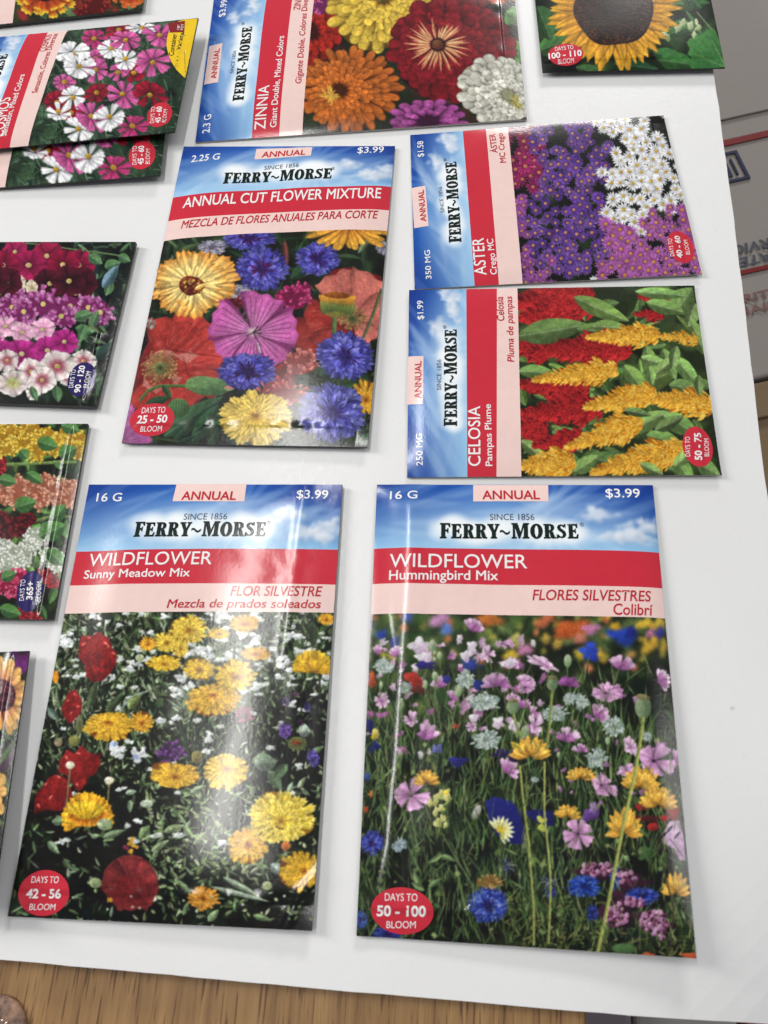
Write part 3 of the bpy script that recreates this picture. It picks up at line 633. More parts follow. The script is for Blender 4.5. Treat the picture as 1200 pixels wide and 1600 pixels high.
def annual_art():
    k = Ink(180, 350, 612, 706, 1.15, (22, 30, 22))
    k.mottle([(30, 44, 28), (18, 24, 16), (44, 62, 38), (12, 14, 12)], 260, 6, 20, soft=.8)
    k.blades((185, 360, 610, 700), 240, [(50, 76, 46), (36, 56, 36), (80, 104, 66)], (20, 60), (3, 12), UP, 1.0)
    for x, y, a, l, w, c in [(470, 400, .8, 50, 22, (52, 84, 58)), (455, 440, -.6, 60, 22, (44, 76, 50)), (230, 390, 1.2, 40, 16, (56, 80, 56)), (560, 400, -1.0, 60, 10, (120, 140, 104)), (500, 590, -.3, 50, 26, (40, 70, 52)),
                             (560, 690, -.5, 44, 20, (44, 84, 52)), (470, 560, 1.4, 60, 18, (36, 58, 40)), (446, 380, 1.5, 50, 9, (120, 60, 54)), (270, 400, 1.6, 50, 8, (90, 110, 80)), (590, 440, 2.4, 50, 14, (60, 90, 60)), (340, 520, .8, 40, 16, (30, 46, 34))]:
        k.leaf(x, y, a, l, w, c, np.array(c) * .6, rib=.2)
    k.blur(.8)
    for x, y, rx, ry in [(334, 391, 26, 14), (376, 463, 21, 14), (598, 388, 12, 12)]:
        k.cornflower(x, y, rx, ry, (176, 172, 190), (110, 108, 130), (214, 212, 222), 9, (150, 140, 160))
    k.cornflower(391, 378, 44, 20, n=13)
    # pot marigold cut by the top of the picture
    k.daisy(546, 366, 66, 32, (196, 120, 36), (236, 176, 66), 24, 0, .16, 'round', 2, .1, (130, 70, 30), .25, edge=.5, off=(0, -.3))
    # crumpled red poppies
    def poppy(P, c, c2, hx, hy, pts, folds):
        """tissue petals: a base outline, overlapping fans, then fine creases running from the heart"""
        k.poly(P, c2, np.array(c2) * .8, 1.2, tex=.25)
        for an, l, w, f in folds:
            k.petal(hx, hy, rotm(an) @ np.diag([l, w]), np.array(c) * f * .9, np.array(c) * f, 'fan', .8, .07, .35, RNG.normal(0, .12), .2)
        for _ in range(pts):
            an, l, w, f = folds[RNG.integers(len(folds))]
            an += RNG.normal(0, w / l * .45)
            q = RNG.uniform(.25, .8)
            cc = mixc(c, (240, 150, 136), RNG.uniform(0, .5)) if RNG.random() < .55 else mixc(c, c2, RNG.uniform(.4, 1.1))
            k.leaf(hx + l * q * math.cos(an), hy + l * q * math.sin(an), an + RNG.normal(0, .12), l * RNG.uniform(.12, .3), RNG.uniform(1.5, 5), cc, cc * .9, alpha=.38, bend=RNG.normal(0, .4))
    P = [(455, 548), (470, 520), (496, 490), (502, 460), (508, 440), (524, 426), (545, 422), (596, 432), (594, 470), (588, 530), (556, 546), (520, 558), (480, 554)]
    poppy(P, (156, 46, 40), (112, 26, 28), 548, 500, 90, [(2.7, 96, 44, .9), (3.1, 70, 40, 1.0), (2.2, 70, 40, .85)])
    poppy([(512, 450), (528, 432), (556, 428), (594, 440), (592, 490), (586, 530), (566, 530), (560, 510), (530, 510), (514, 490)], (198, 110, 98), (168, 70, 64), 553, 500, 120,
          [(-2.0, 74, 40, .95), (-1.1, 74, 44, 1.05), (-.3, 50, 36, 1.0), (.9, 44, 26, 1.1)])
    P = [(236, 530), (250, 508), (276, 498), (300, 502), (322, 514), (342, 536), (351, 558), (347, 585), (330, 604), (308, 616), (318, 640), (260, 636), (214, 632), (201, 628), (206, 600), (214, 574), (224, 550)]
    poppy(P, (178, 58, 52), (128, 34, 36), 254, 578, 240, [(-.75, 104, 66, 1.0), (-1.35, 78, 52, .92), (.1, 96, 50, .9), (.8, 78, 46, .98), (1.9, 70, 46, .9), (-.35, 98, 44, 1.06)])
    for P in ([(226, 568), (244, 552), (262, 548), (280, 558), (264, 568), (246, 574)], [(276, 560), (300, 553), (314, 560), (296, 573)], [(226, 590), (238, 606), (262, 608), (246, 618), (224, 604)], [(268, 590), (288, 594), (276, 610)]):
        k.poly(P, (214, 168, 152), (190, 120, 108), tex=.25, alpha=.62)
    k.line([(232, 562), (262, 549), (300, 556), (346, 562)], 1.3, (104, 24, 26), alpha=.7); k.line([(306, 614), (296, 590), (288, 560)], 1.2, (120, 34, 34), alpha=.7)
    for hx, hy, rx, ry in ((252, 577, 30, 27), (551, 500, 22, 18)):
        k.blob(hx, hy, rx * .8, ry * .8, (150, 100, 70), c2=(104, 62, 44), soft=.4)
        for i in range(90):
            a = RNG.uniform(0, 6.3); q = RNG.uniform(.5, 1.05)
            c = vary((196, 150, 96), .15)
            k.line([(hx + rx * .4 * math.cos(a), hy + ry * .4 * math.sin(a)), (hx + rx * q * math.cos(a), hy + ry * q * math.sin(a))], 1.0, c * .8)
            k.blob(hx + rx * q * math.cos(a), hy + ry * q * math.sin(a), 1.8, 1.6, c, c2=c * .5)
        k.blob(hx, hy + 1, rx * .38, ry * .38, (136, 138, 84), c2=(96, 100, 58))
        for i in range(12):
            a = i / 12 * 6.283
            k.line([(hx, hy + 1), (hx + rx * .34 * math.cos(a), hy + 1 + ry * .34 * math.sin(a))], 1.2, (70, 70, 40))
    k.line([(596, 452), (584, 490), (568, 530)], 5, (110, 116, 80), (66, 70, 48))
    # orange bud with sepals
    k.line([(524, 495), (523, 528)], 7, (104, 132, 78), (60, 84, 46))
    k.blob(528, 480, 26, 20, (170, 130, 60), c2=(96, 104, 48), rough=.05)
    for i in range(15):
        t = (i + .5) / 15
        k.petal(506 + 44 * t, 498 - 6 * math.sin(t * 3.1), rotm(UP + (t - .5) * .5) @ np.diag([24, 3.2]), (84, 108, 56), (150, 150, 70), 'lens')
        k.petal(506 + 44 * t, 482, rotm(UP + (t - .5) * .9) @ np.diag([18, 3.0]), (170, 110, 36), (226, 166, 60), 'round')
    k.blob(528, 466, 20, 5, (150, 84, 30), c2=(100, 50, 24), tex=.5)
    # big cream and orange pot marigold
    k.blob(302, 446, 58, 43, (196, 130, 50), c2=(150, 90, 30))
    k.daisy(302, 445, 72, 54, (246, 222, 140), (208, 128, 44), 22, .1, .19, 'tooth', 1, .1, None, .2, edge=.55, jit=.12, off=(0, .08), g=2.2, streak=.16, base=.1)
    k.daisy(302, 446, 64, 47, (250, 230, 150), (222, 146, 58), 19, .24, .17, 'tooth', 1, .1, None, .2, edge=.5, jit=.14, off=(0, .06), g=2.4, streak=.16, base=.1)
    k.daisy(302, 447, 40, 29, (244, 214, 130), (246, 216, 136), 13, .2, .16, 'tooth', 1, .2, None, .2, edge=.4, streak=.12)
    k.blob(301, 450, 20, 15, (112, 44, 34), c2=(70, 24, 22), rough=.08)
    k.dots(301, 450, 19, 14, 60, 2.0, (170, 96, 40)); k.dots(301, 450, 19, 14, 30, 1.8, (96, 30, 30)); k.dots(302, 451, 15, 11, 16, 1.8, (226, 180, 90))
    k.leaf(306, 456, -.4, 22, 7, (250, 220, 140), (226, 170, 80))
    k.dots(235, 507, 9, 9, 24, 2.2, (170, 160, 150))
    k.cornflower(411, 425, 43, 37, n=14, heart=(90, 20, 90))
    k.cornflower(497, 410, 37, 28, n=13, heart=(60, 20, 100))
    k.ruffle(462, 468, 29, 20, (176, 36, 100), (104, 16, 56), (222, 96, 150), 44, .34)
    k.ruffle(368, 480, 18, 10, (130, 30, 40), (70, 16, 24), (160, 50, 54), 16, .4)
    # magenta five-petal flower with drawn veins
    F = [(-2.78, 66, 46), (2.45, 62, 42), (1.0, 62, 46), (-.12, 66, 42), (-1.3, 60, 46), (1.75, 46, 34)]
    for an, l, w in F:
        k.petal(398, 524, rotm(an) @ np.diag([l * .98, w * .92]), (120, 40, 104), (140, 50, 116), 'fan', .55, .04, .2, 0, .1, alpha=.9)
        k.petal(398, 524, rotm(an) @ np.diag([l * 1.03, w * .76]), (226, 176, 208), (190, 88, 160), 'fan', .5, .05, .25, RNG.normal(0, .14), .1, vein=(110, 40, 100))
    k.blob(398, 524, 9, 7, (214, 196, 190), c2=(150, 110, 130), soft=.7)
    for a in (-.5, -1.0, .2, 2.6, 1.2):
        k.line([(398, 524), (398 + 13 * math.cos(a), 524 + 11 * math.sin(a))], 1.6, (70, 40, 70))
    k.line([(404, 540), (409, 556)], 3, (226, 214, 214))
    k.ruffle(446, 600, 18, 34, (140, 36, 40), (90, 20, 26), (170, 60, 60), 24, .4)
    k.cornflower(389, 585, 50, 31, n=15, heart=(50, 16, 80))
    k.ruffle(444, 618, 38, 20, (188, 84, 84), (120, 40, 46), (222, 140, 132), 40, .3)
    k.ruffle(472, 570, 26, 21, (196, 104, 98), (126, 50, 50), (230, 160, 150), 34, .36)
    marigold(k, 572, 622, 28, 27, (180, 90, 20), (232, 160, 50), n=18)
    k.cornflower(540, 560, 47, 40, (92, 94, 196), (56, 50, 130), (160, 162, 236), 15, (60, 40, 130))
    k.leaf(256, 682, -.56, 112, 30, (58, 92, 60), (36, 62, 44), rib=.3); k.leaf(300, 690, -.9, 70, 24, (50, 82, 56), (34, 56, 40), rib=.2)
    k.blades((260, 660, 560, 704), 40, [(44, 70, 48), (30, 44, 34)], (16, 40), (5, 14), -.4, .8)
    marigold(k, 401, 657, 60, 42, (206, 144, 62), (244, 218, 130), (0, -.1), 28, layers=5)
    k.cornflower(519, 646, 55, 46, (104, 106, 198), (64, 60, 140), (176, 178, 236), 17, (80, 60, 150))
    k.line([(219, 628), (232, 613), (250, 606), (294, 607)], 5, (96, 124, 70), (54, 78, 44))
    k.leaf(256, 604, 1.0, 28, 10, (60, 90, 56), (40, 64, 42))
    k.blob(326, 607, 34, 15, (112, 146, 92), c2=(56, 88, 54), ang=.05, rough=.03, tex=.15)
    k.leaf(352, 610, .1, 16, 8, (190, 110, 120), (130, 150, 100))
    k.blob(281, 640, 17, 14, (98, 132, 84), c2=(50, 78, 48))
    for i in range(7):
        k.line([(270 + i * 4, 628), (266 + i * 5, 650)], 1.3, (56, 84, 50), alpha=.6)
    k.leaf(228, 636, -.3, 42, 16, (48, 76, 52), (34, 56, 40))
    for a, l in ((-1.2, 70), (-.75, 66), (-.3, 62), (.05, 50)):
        k.petal(176, 696, rotm(a) @ np.diag([l, 16]), (214, 160, 200), (176, 92, 156), 'fan', .6, .05, .3, vein=(90, 40, 84))
    k.blur(.5); k.texture(.075); k.grain(3)
    return k

def head(k, x, y, rx, ry, c0, c1, n, layers, off=(0, 0), wid=.2, dark=None, jit=.1, shrink=.8):
    """a full double head of rounded petals with deep gaps"""
    dark = np.array(c0) * .45 if dark is None else np.array(dark)
    k.blob(x, y, rx * .9, ry * .9, dark, rough=.05)
    F = np.diag([rx, ry])
    for l in range(layers):
        f = shrink ** l
        m = max(7, int(n * (.45 + .55 * f)))
        for i in RNG.permutation(m):
            a = (i + .5 * (l % 2)) / m * 6.283 + RNG.normal(0, .06)
            e = f * (1 + RNG.normal(0, .04))
            st = F @ (np.array(off) * (1 - f) * .6 + rotm(a) @ np.array([e * .45, 0]))
            M = F @ rotm(a) @ np.diag([e * .55, wid * (.5 + .5 * f)])
            q = RNG.normal(1, .07) * (.86 + .14 * l / layers)
            k.petal(x + st[0], y + st[1], M, np.array(c0) * q * .8, np.array(c1) * q, 'round', .7, .04, .45, RNG.normal(0, .12), .45)

def zinnia_art():
    k = Ink(470, -60, 835, 215, 1.15, (26, 34, 20))
    k.mottle([(30, 40, 24), (16, 20, 14), (60, 34, 30)], 90, 8, 26, soft=.8)
    for x, y, a, l, w in [(790, 40, -.9, 46, 24), (800, 60, 1.2, 40, 22), (790, 20, .3, 40, 20), (810, 90, 2.2, 34, 18), (640, -10, .3, 40, 20)]:
        k.leaf(x, y, a, l, w, (96, 146, 70), (64, 104, 50), rib=.35)
    head(k, 488, 58, 48, 58, (120, 18, 14), (196, 44, 28), 18, 5)
    head(k, 742, -16, 74, 32, (150, 46, 16), (214, 84, 36), 22, 4)
    k.ruffle(505, 15, 20, 16, (170, 60, 130), (100, 30, 80), (210, 120, 170), 20)
    head(k, 596, 12, 84, 78, (200, 142, 30), (246, 212, 84), 32, 8, (.1, -.3), wid=.15, shrink=.84)
    k.dots(585, -4, 20, 14, 30, 2.4, (140, 130, 50))
    head(k, 708, 80, 100, 86, (74, 8, 18), (148, 24, 36), 30, 8, (-.4, 0), wid=.17, shrink=.85)
    for i in range(60):
        a = RNG.uniform(0, 6.3); q = RNG.uniform(.55, 1.1)
        x0, y0 = 684 + 12 * math.cos(a), 78 + 10 * math.sin(a)
        k.leaf(x0, y0, a, 38 * q * (.8 + .2 * abs(math.cos(a))), 3.2, (236, 206, 150), (170, 90, 60))
    k.blob(684, 78, 9, 8, (130, 90, 40), c2=(70, 20, 20), tex=.5)
    head(k, 548, 146, 80, 64, (150, 62, 14), (226, 124, 48), 34, 8, (-.5, .1), wid=.115, shrink=.84)
    for i in range(26):
        a = RNG.uniform(0, 6.3)
        k.leaf(516, 156, a, RNG.uniform(8, 20), 3, (230, 196, 90), (180, 120, 40))
    head(k, 668, 192, 62, 32, (124, 40, 110), (196, 96, 176), 16, 4)
    head(k, 782, 144, 68, 54, (196, 196, 168), (243, 242, 228), 24, 8, (.4, .3), wid=.2, shrink=.84, dark=(150, 154, 120))
    for i in range(22):
        a = RNG.uniform(0, 6.3)
        k.leaf(806, 160, a, RNG.uniform(6, 16), 2.6, (206, 196, 110), (130, 120, 60))
    k.blur(.5); k.texture(.075); k.grain(3)
    return k

def inpoly(x, y, P):
    r = False
    for (xa, ya), (xb, yb) in zip(P, P[1:] + P[:1]):
        if (ya > y) != (yb > y) and x < (xb - xa) * (y - ya) / (yb - ya) + xa:
            r = not r
    return r

def aster_art():
    k = Ink(785, 170, 1108, 452, 1.3, (16, 16, 14))
    k.mottle([(16, 20, 16), (10, 10, 12), (30, 40, 26)], 120, 6, 16, soft=.8)
    k.blades((790, 180, 1105, 448), 260, [(40, 58, 36), (24, 34, 22), (60, 80, 50)], (5, 14), (1, 2.4), 0, 2)
    T = lambda P: [(620 + a / 2.308, 170 + b / 2.308) for a, b in P]
    W = T([(690, 50), (960, 20), (1000, 130), (1020, 250), (1050, 350), (930, 385), (880, 460), (800, 420), (750, 375), (745, 300), (790, 270), (735, 230), (760, 150), (700, 130)])
    V = T([(490, 60), (690, 50), (760, 160), (740, 240), (780, 280), (740, 400), (770, 580), (600, 610), (480, 520), (440, 400), (520, 260)])
    def fl(x, y, r, c0, c1, eye, n=15):
        rr = r * RNG.uniform(.85, 1.12); ti = RNG.uniform(0, 3.1)
        k.daisy(x, y, rr, rr * RNG.uniform(.72, .98), c0, c1, n, RNG.uniform(0, 1), .12, 'lens', 1, .1, None, .2, edge=.2, tilt=ti)
        k.blob(x + RNG.normal(0, .5), y + RNG.normal(0, .5), rr * .22, rr * .2, eye, c2=np.array(eye) * .75)
    pts = []
    for _ in range(5200):
        x, y = RNG.uniform(785, 1106), RNG.uniform(176, 450)
        w = inpoly(x, y, W)
        v = not w and inpoly(x, y, V)
        d = 12.5 if w else 10.5
        if all((x - a) ** 2 + (y - b) ** 2 > d * d for a, b in pts[-400:]):
            pts.append((x, y))
    for x, y in pts:
        jx, jy = x + RNG.normal(0, 7), y + RNG.normal(0, 7)
        X, Y = (jx - 620) * 2.308, (jy - 170) * 2.308
        if inpoly(jx, jy, W):
            if RNG.random() < .74: fl(x, y, 13, (216, 218, 226), (250, 250, 250), (214, 176, 66), 17)
        elif inpoly(jx, jy, V):
            if RNG.random() < .84: fl(x, y, 11.2, (76, 42, 124), vary([(116, 80, 168), (138, 94, 178), (98, 62, 154), (152, 114, 188), (110, 70, 160)][RNG.integers(5)], .1), (206, 146, 96))
        elif X < 560 and Y < 300:
            if RNG.random() < .85: fl(x, y, 13, (110, 20, 70), vary((164, 44, 104), .1), (200, 130, 90), 13)
        elif Y > 340 and X > 740:
            if RNG.random() < .85: fl(x, y, 12.5, (140, 66, 136), vary((186, 112, 182), .08), (216, 150, 70), 16)
        elif X < 560:
            if RNG.random() < .85: fl(x, y, 11, (120, 56, 130), vary((166, 92, 168), .1), (206, 150, 90))
        elif RNG.random() < .18:
            fl(x, y, 9, (220, 220, 226), (246, 246, 248), (206, 170, 70))
    k.blur(.4); k.texture(.075); k.grain(3)
    return k

def plume(k, tx, ty, bx, by, wd, c, dark, light):
    """a feathery spike: many small flames leaning towards its tip; the tip is named first"""
    dx, dy = tx - bx, ty - by
    L = math.hypot(dx, dy); ang = math.atan2(dy, dx); nx, ny = -dy / L, dx / L
    ph = RNG.uniform(0, 6.3)
    n = int(L * wd / 5.5) + 60
    for i in range(n):
        t = (i / n) ** .85
        half = wd * .5 * min(1.0, 1.5 * (1 - t) ** 1.05) * (.86 + .14 * math.sin(t * 26 + ph)) * min(1.0, .42 + 2.4 * t)
        s = RNG.normal(0, .5)
        s = max(-1.05, min(1.05, s))
        x, y = bx + dx * t * .94 + nx * s * half * .82, by + dy * t * .94 + ny * s * half * .82
        a = ang + s * .62 + RNG.normal(0, .16)
        q = RNG.uniform(0, 1)
        cc = mixc(dark, c, q) if RNG.random() < .38 + .12 * s else mixc(c, light, q)
        ln = wd * RNG.uniform(.16, .34) * (1 - .3 * t)
        k.leaf(x, y, a, ln, ln * RNG.uniform(.26, .42), cc, cc * .78, shape='lens')

def celosia_art():
    k = Ink(805, 440, 1140, 752, 1.15, (30, 40, 20))
    k.mottle([(34, 46, 24), (20, 26, 14), (60, 78, 40), (46, 60, 30)], 200, 6, 18, soft=.7)
    T = lambda a, b: (620 + a / 2.308, 170 + b / 2.308)
    for _ in range(90):
        x, y = RNG.uniform(815, 1130), RNG.uniform(445, 745)
        k.leaf(x, y, RNG.uniform(0, 6.3), RNG.uniform(22, 50), RNG.uniform(8, 18), vary((92, 124, 60), .15), vary((56, 80, 38), .15), bend=RNG.normal(0, .5), rib=.35)
    RDc = ((170, 26, 32), (92, 12, 18), (206, 50, 48)); YLc = ((236, 170, 44), (186, 110, 22), (252, 212, 96))
    for a, b, c, d, w in [(430, 700, 720, 690, 150), (440, 760, 560, 740, 80), (430, 870, 560, 880, 90), (870, 680, 1010, 700, 60), (855, 745, 965, 752, 50), (435, 1000, 700, 1010, 100), (435, 1150, 550, 1160, 110), (480, 650, 700, 660, 60)]:
        plume(k, *T(a, b), *T(c, d), w * .54, *RDc)
    for a, b, an, l, w in [(440, 825, -.15, 105, 36), (650, 800, .1, 70, 22), (640, 680, .5, 90, 26), (1000, 740, -.9, 48, 40), (700, 790, .0, 60, 20), (440, 950, .0, 60, 20), (850, 1010, -.35, 78, 34), (900, 700, .3, 60, 22), (960, 870, 1.3, 50, 22), (820, 930, .9, 60, 24), (900, 860, 1.4, 60, 22),
                           (1060, 760, 1.2, 60, 24), (1000, 900, .8, 60, 22), (830, 1170, -.5, 70, 26), (960, 1110, .5, 60, 28), (1060, 1150, 1.3, 44, 26), (900, 1180, .2, 60, 24), (700, 1260, .2, 60, 26), (560, 1170, .2, 50, 22), (1000, 1260, .9, 50, 24), (1080, 1280, .3, 40, 24), (860, 660, .1, 80, 18), (980, 1000, .1, 50, 22), (450, 1200, .6, 44, 18), (640, 1310, -.5, 44, 22)]:
        x, y = T(a, b)
        c = vary((122, 156, 84), .1)
        k.leaf(x, y, an, l * 1.05, w * 1.1, c, c * .62, bend=RNG.normal(0, .3), rib=.5)
    for a, b, c, d, w in [(480, 880, 850, 870, 105), (440, 1105, 745, 1080, 100), (495, 1218, 690, 1190, 80)]:
        plume(k, *T(a, b), *T(c, d), w * .54, *RDc)
    for a, b, c, d, w in [(680, 830, 950, 818, 85), (930, 825, 1090, 835, 56), (485, 985, 800, 945, 90), (900, 1050, 1150, 1070, 105), (675, 1082, 940, 1030, 100), (605, 1228, 890, 1130, 100), (700, 1315, 1040, 1225, 110), (440, 1290, 650, 1275, 110), (1000, 1220, 1080, 1210, 50)]:
        plume(k, *T(a, b), *T(c, d), w * .48, *YLc)
    for a, b, an, l, w in [(880, 900, .5, 40, 18), (930, 960, -.6, 46, 18), (1010, 860, 1.9, 40, 18), (1050, 1180, .6, 40, 20), (930, 1160, -.3, 50, 20), (1000, 1290, -.7, 44, 20), (880, 1280, .5, 40, 16), (1090, 960, 1.6, 34, 16), (820, 1090, .2, 44, 14), (1080, 700, 2.0, 40, 26)]:
        x, y = T(a, b)
        c = vary((132, 164, 92), .1)
        k.leaf(x, y, an, l, w, c, c * .55, bend=RNG.normal(0, .5), rib=.5)
    k.blur(.45); k.texture(.075); k.grain(3)
    return k

def mallow(k, x, y, rx, ry, c0, c1, eye, ring=None, tilt=0.0):
    k.daisy(x, y, rx, ry, c0, c1, 5, RNG.uniform(0, 6), .72, 'fan', 1, 0, None, .2, edge=.3, tilt=tilt, g=.8, streak=.06, jit=.06)
    if ring is not None:
        k.blob(x, y, rx * .42, ry * .42, ring, soft=.9, alpha=.85)
    k.blob(x, y, rx * .17, ry * .17, eye, c2=np.array(eye) * .75, tex=.3)

def holly_art():
    k = Ink(-190, 370, 225, 645, 1.15, (16, 22, 18))
    k.mottle([(20, 30, 22), (12, 16, 14), (34, 54, 38), (10, 12, 10)], 200, 6, 18, soft=.8)
    k.blades((110, 375, 215, 640), 170, [(60, 96, 62), (40, 66, 46), (90, 120, 84), (26, 44, 40)], (10, 34), (4, 10), UP, 1.3, rib=.3)
    k.mottle([(14, 22, 20)], 18, 10, 18, (170, 400, 215, 640), .9)
    k.line([(-20, 376), (60, 382), (120, 392), (200, 402)], 2.5, (120, 150, 96))
    C = lambda c, q=.12: vary(c, q)
    for x0 in (0, -118):
        for x, y, rx, ry, c in [(25, 395, 20, 20, (176, 34, 92)), (75, 402, 25, 23, (160, 26, 74)), (47, 417, 28, 23, (168, 30, 84)), (125, 417, 25, 24, (140, 20, 60)), (100, 416, 24, 23, (132, 18, 54))]:
            mallow(k, x + x0, y, rx, ry, np.array(c) * .6, C(c, .04), (214, 190, 130))
        for x, y, rx, ry in [(132, 444, 22, 22), (120, 462, 22, 16), (80, 446, 24, 22), (110, 442, 26, 23)]:
            mallow(k, x + x0, y, rx, ry, (26, 6, 12), (78, 16, 36), (206, 190, 120))
        for x, y, rx, ry in [(4, 434, 18, 18), (24, 448, 19, 18), (52, 452, 9, 12)]:
            mallow(k, x + x0, y, rx, ry, (206, 186, 150), (232, 218, 194), (196, 180, 110))
        for x, y, rx, ry in [(112, 481, 22, 18), (140, 483, 22, 18), (158, 490, 20, 18), (30, 477, 23, 17), (35, 498, 23, 17), (98, 497, 22, 17), (70, 478, 27, 24), (5, 482, 14, 16)]:
            k.ruffle(x + x0, y, rx, ry, (172, 78, 148), (110, 30, 84), (220, 164, 206), 30, .45)
            k.blob(x + x0, y, 4, 4, (196, 186, 110))
        for x, y, rx, ry in [(12, 513, 19, 16), (38, 523, 19, 16), (70, 518, 19, 17), (0, 530, 10, 10)]:
            mallow(k, x + x0, y, rx, ry, (206, 130, 170), (228, 186, 206), (196, 190, 120))
        for x, y, rx, ry in [(4, 556, 21, 22), (77, 551, 24, 21), (103, 537, 20, 19), (37, 556, 26, 22)]:
            mallow(k, x + x0, y, rx, ry, (120, 16, 80), (184, 48, 140), (206, 196, 140))
        for x, y, rx, ry in [(132, 566, 18, 16), (106, 592, 12, 12), (52, 612, 10, 14), (22, 600, 24, 19), (51, 583, 19, 19), (92, 575, 26, 22), (68, 596, 21, 20)]:
            mallow(k, x + x0, y, rx, ry, (200, 150, 160), (236, 232, 226), (196, 180, 110), ring=(150, 60, 80) if x > 40 else (170, 190, 110))
    for x, y, a, l, w in [(118, 500, -.3, 30, 18), (120, 515, .2, 30, 16), (145, 512, -1.2, 26, 14), (135, 510, 1.9, 30, 14), (90, 605, 1.5, 24, 16), (50, 605, 1.2, 24, 12), (150, 545, .4, 36, 20), (140, 400, .6, 26, 18), (165, 420, -.4, 26, 18), (185, 400, .4, 20, 16), (175, 440, 1.9, 26, 14)]:
        k.leaf(x, y, a, l, w, (92, 132, 84), (56, 90, 60), rib=.4)
    k.leaf(162, 452, -1.0, 44, 16, (120, 150, 170), (60, 84, 90)); k.leaf(150, 560, -.6, 50, 22, (40, 66, 58), (24, 40, 36))
    k.blur(.45); k.texture(.075); k.grain(3)
    return k

def double_art():
    k = Ink(-290, 655, 145, 975, 1.15, (24, 34, 20))
    k.mottle([(34, 56, 30), (20, 30, 18), (60, 90, 48), (14, 18, 12)], 220, 6, 18, soft=.7)
    for _ in range(130):
        c = vary((82, 124, 62), .16)
        k.leaf(RNG.uniform(-190, 130), RNG.uniform(660, 968), RNG.uniform(0, 6.3), RNG.uniform(16, 36), RNG.uniform(9, 20), c, c * .6, rib=.35)
    k.mottle([(16, 20, 14)], 40, 6, 14, (-190, 720, 100, 970), .7)
    for x0 in (0, -122):
        k.line([(x0 - 5, 728), (x0 + 50, 727), (x0 + 120, 722)], 5, (130, 160, 90)); k.line([(x0 + 50, 818), (x0 + 90, 806), (x0 + 110, 808)], 5, (120, 150, 84))
        R = lambda L, rx, ry, c, d, l: [k.ruffle(x + x0, y, rx, ry, c, d, l, 34, .42) for x, y in L]
        R([(12, 676), (45, 673), (16, 699), (70, 684), (38, 694), (60, 708), (88, 700), (105, 682), (122, 688), (118, 704), (2, 690)], 18, 15, (220, 182, 54), (160, 118, 28), (246, 222, 110))
        R([(3, 728)], 10, 16, (176, 26, 40), (100, 12, 22), (206, 60, 66))
        R([(10, 772), (33, 762), (30, 782), (62, 782), (55, 768), (74, 758), (84, 772), (108, 764), (98, 780), (112, 778)], 17, 16, (206, 138, 108), (150, 84, 62), (236, 186, 160))
        R([(5, 815), (24, 822), (45, 812), (38, 828), (12, 834)], 15, 12, (104, 20, 30), (50, 8, 14), (140, 36, 46))
        R([(10, 856), (24, 866), (52, 850), (4, 880), (42, 868), (30, 880), (82, 870), (60, 838), (88, 880), (14, 888)], 16, 14, (216, 220, 206), (150, 160, 140), (244, 246, 240))
        R([(34, 905), (24, 922), (40, 922), (12, 912)], 17, 15, (206, 60, 104), (130, 20, 54), (236, 128, 156))
        R([(38, 958), (70, 900), (84, 908), (52, 966)], 12, 10, (190, 40, 56), (110, 16, 26), (220, 90, 96))
    for x, y, a, l, w in [(60, 690, .3, 34, 24), (96, 664, .3, 30, 22), (25, 795, -.3, 36, 26), (64, 840, -.5, 44, 32), (95, 715, -.6, 30, 24), (0, 750, .2, 30, 20), (45, 740, .6, 30, 18), (74, 860, .7, 36, 24), (4, 906, -.4, 26, 18), (0, 950, .3, 36, 22), (84, 812, -.9, 30, 22), (34, 704, .9, 20, 18)]:
        k.leaf(x, y, a, l, w, (86, 134, 70), (50, 86, 46), rib=.45)
    k.blur(.45); k.texture(.075); k.grain(3)
    return k

def cosmos_art():
    k = Ink(40, 15, 325, 245, 1.3, (36, 54, 38))
    k.mottle([(44, 68, 48), (28, 42, 32), (60, 86, 62), (22, 32, 26)], 180, 5, 14, soft=.8)
    k.blades((45, 20, 320, 240), 900, [(70, 104, 74), (50, 80, 56), (90, 122, 92), (32, 50, 36), (110, 140, 112)], (8, 24), (1.0, 2.4), .6, 1.2)
    Pk = ((156, 50, 110), (206, 100, 160)); Rd = ((90, 10, 26), (160, 26, 50)); Wh = ((206, 206, 214), (246, 246, 248)); Md = ((150, 40, 90), (190, 60, 120))
    for x, y, rx, ry, c in [(185, 48, 22, 14, Rd), (147, 63, 21, 17, Md), (102, 133, 17, 13, Pk), (210, 118, 18, 16, Rd), (150, 96, 14, 14, Pk), (90, 164, 19, 17, Rd), (112, 180, 18, 14, Rd), (152, 149, 22, 13, Rd), (207, 199, 27, 14, Md), (222, 45, 25, 11, Wh),
                            (250, 58, 24, 19, Pk), (115, 88, 29, 19, Wh), (175, 80, 21, 15, Wh), (185, 117, 17, 13, Pk), (150, 113, 19, 19, Pk), (92, 178, 19, 13, Wh), (197, 96, 18, 18, Wh), (197, 67, 26, 18, Pk), (125, 108, 26, 21, Wh), (240, 102, 29, 21, Pk),
                            (115, 157, 21, 18, Wh), (192, 151, 26, 22, Pk), (235, 152, 29, 21, Rd), (122, 204, 22, 18, Wh), (143, 185, 26, 22, Pk), (172, 186, 25, 19, Wh)]:
        k.daisy(x, y, rx, ry, c[0], c[1], 8, RNG.uniform(0, 1), .36, 'fan', 1, .05, None, .2, edge=.35, tilt=RNG.normal(0, .2), g=.6, off=(RNG.normal(0, .1), RNG.normal(0, .12)))
        k.blob(x, y, 4.2, 3.6, (206, 170, 56), c2=(140, 96, 30), tex=.4)
    k.blur(.4); k.texture(.075); k.grain(3)
    return k

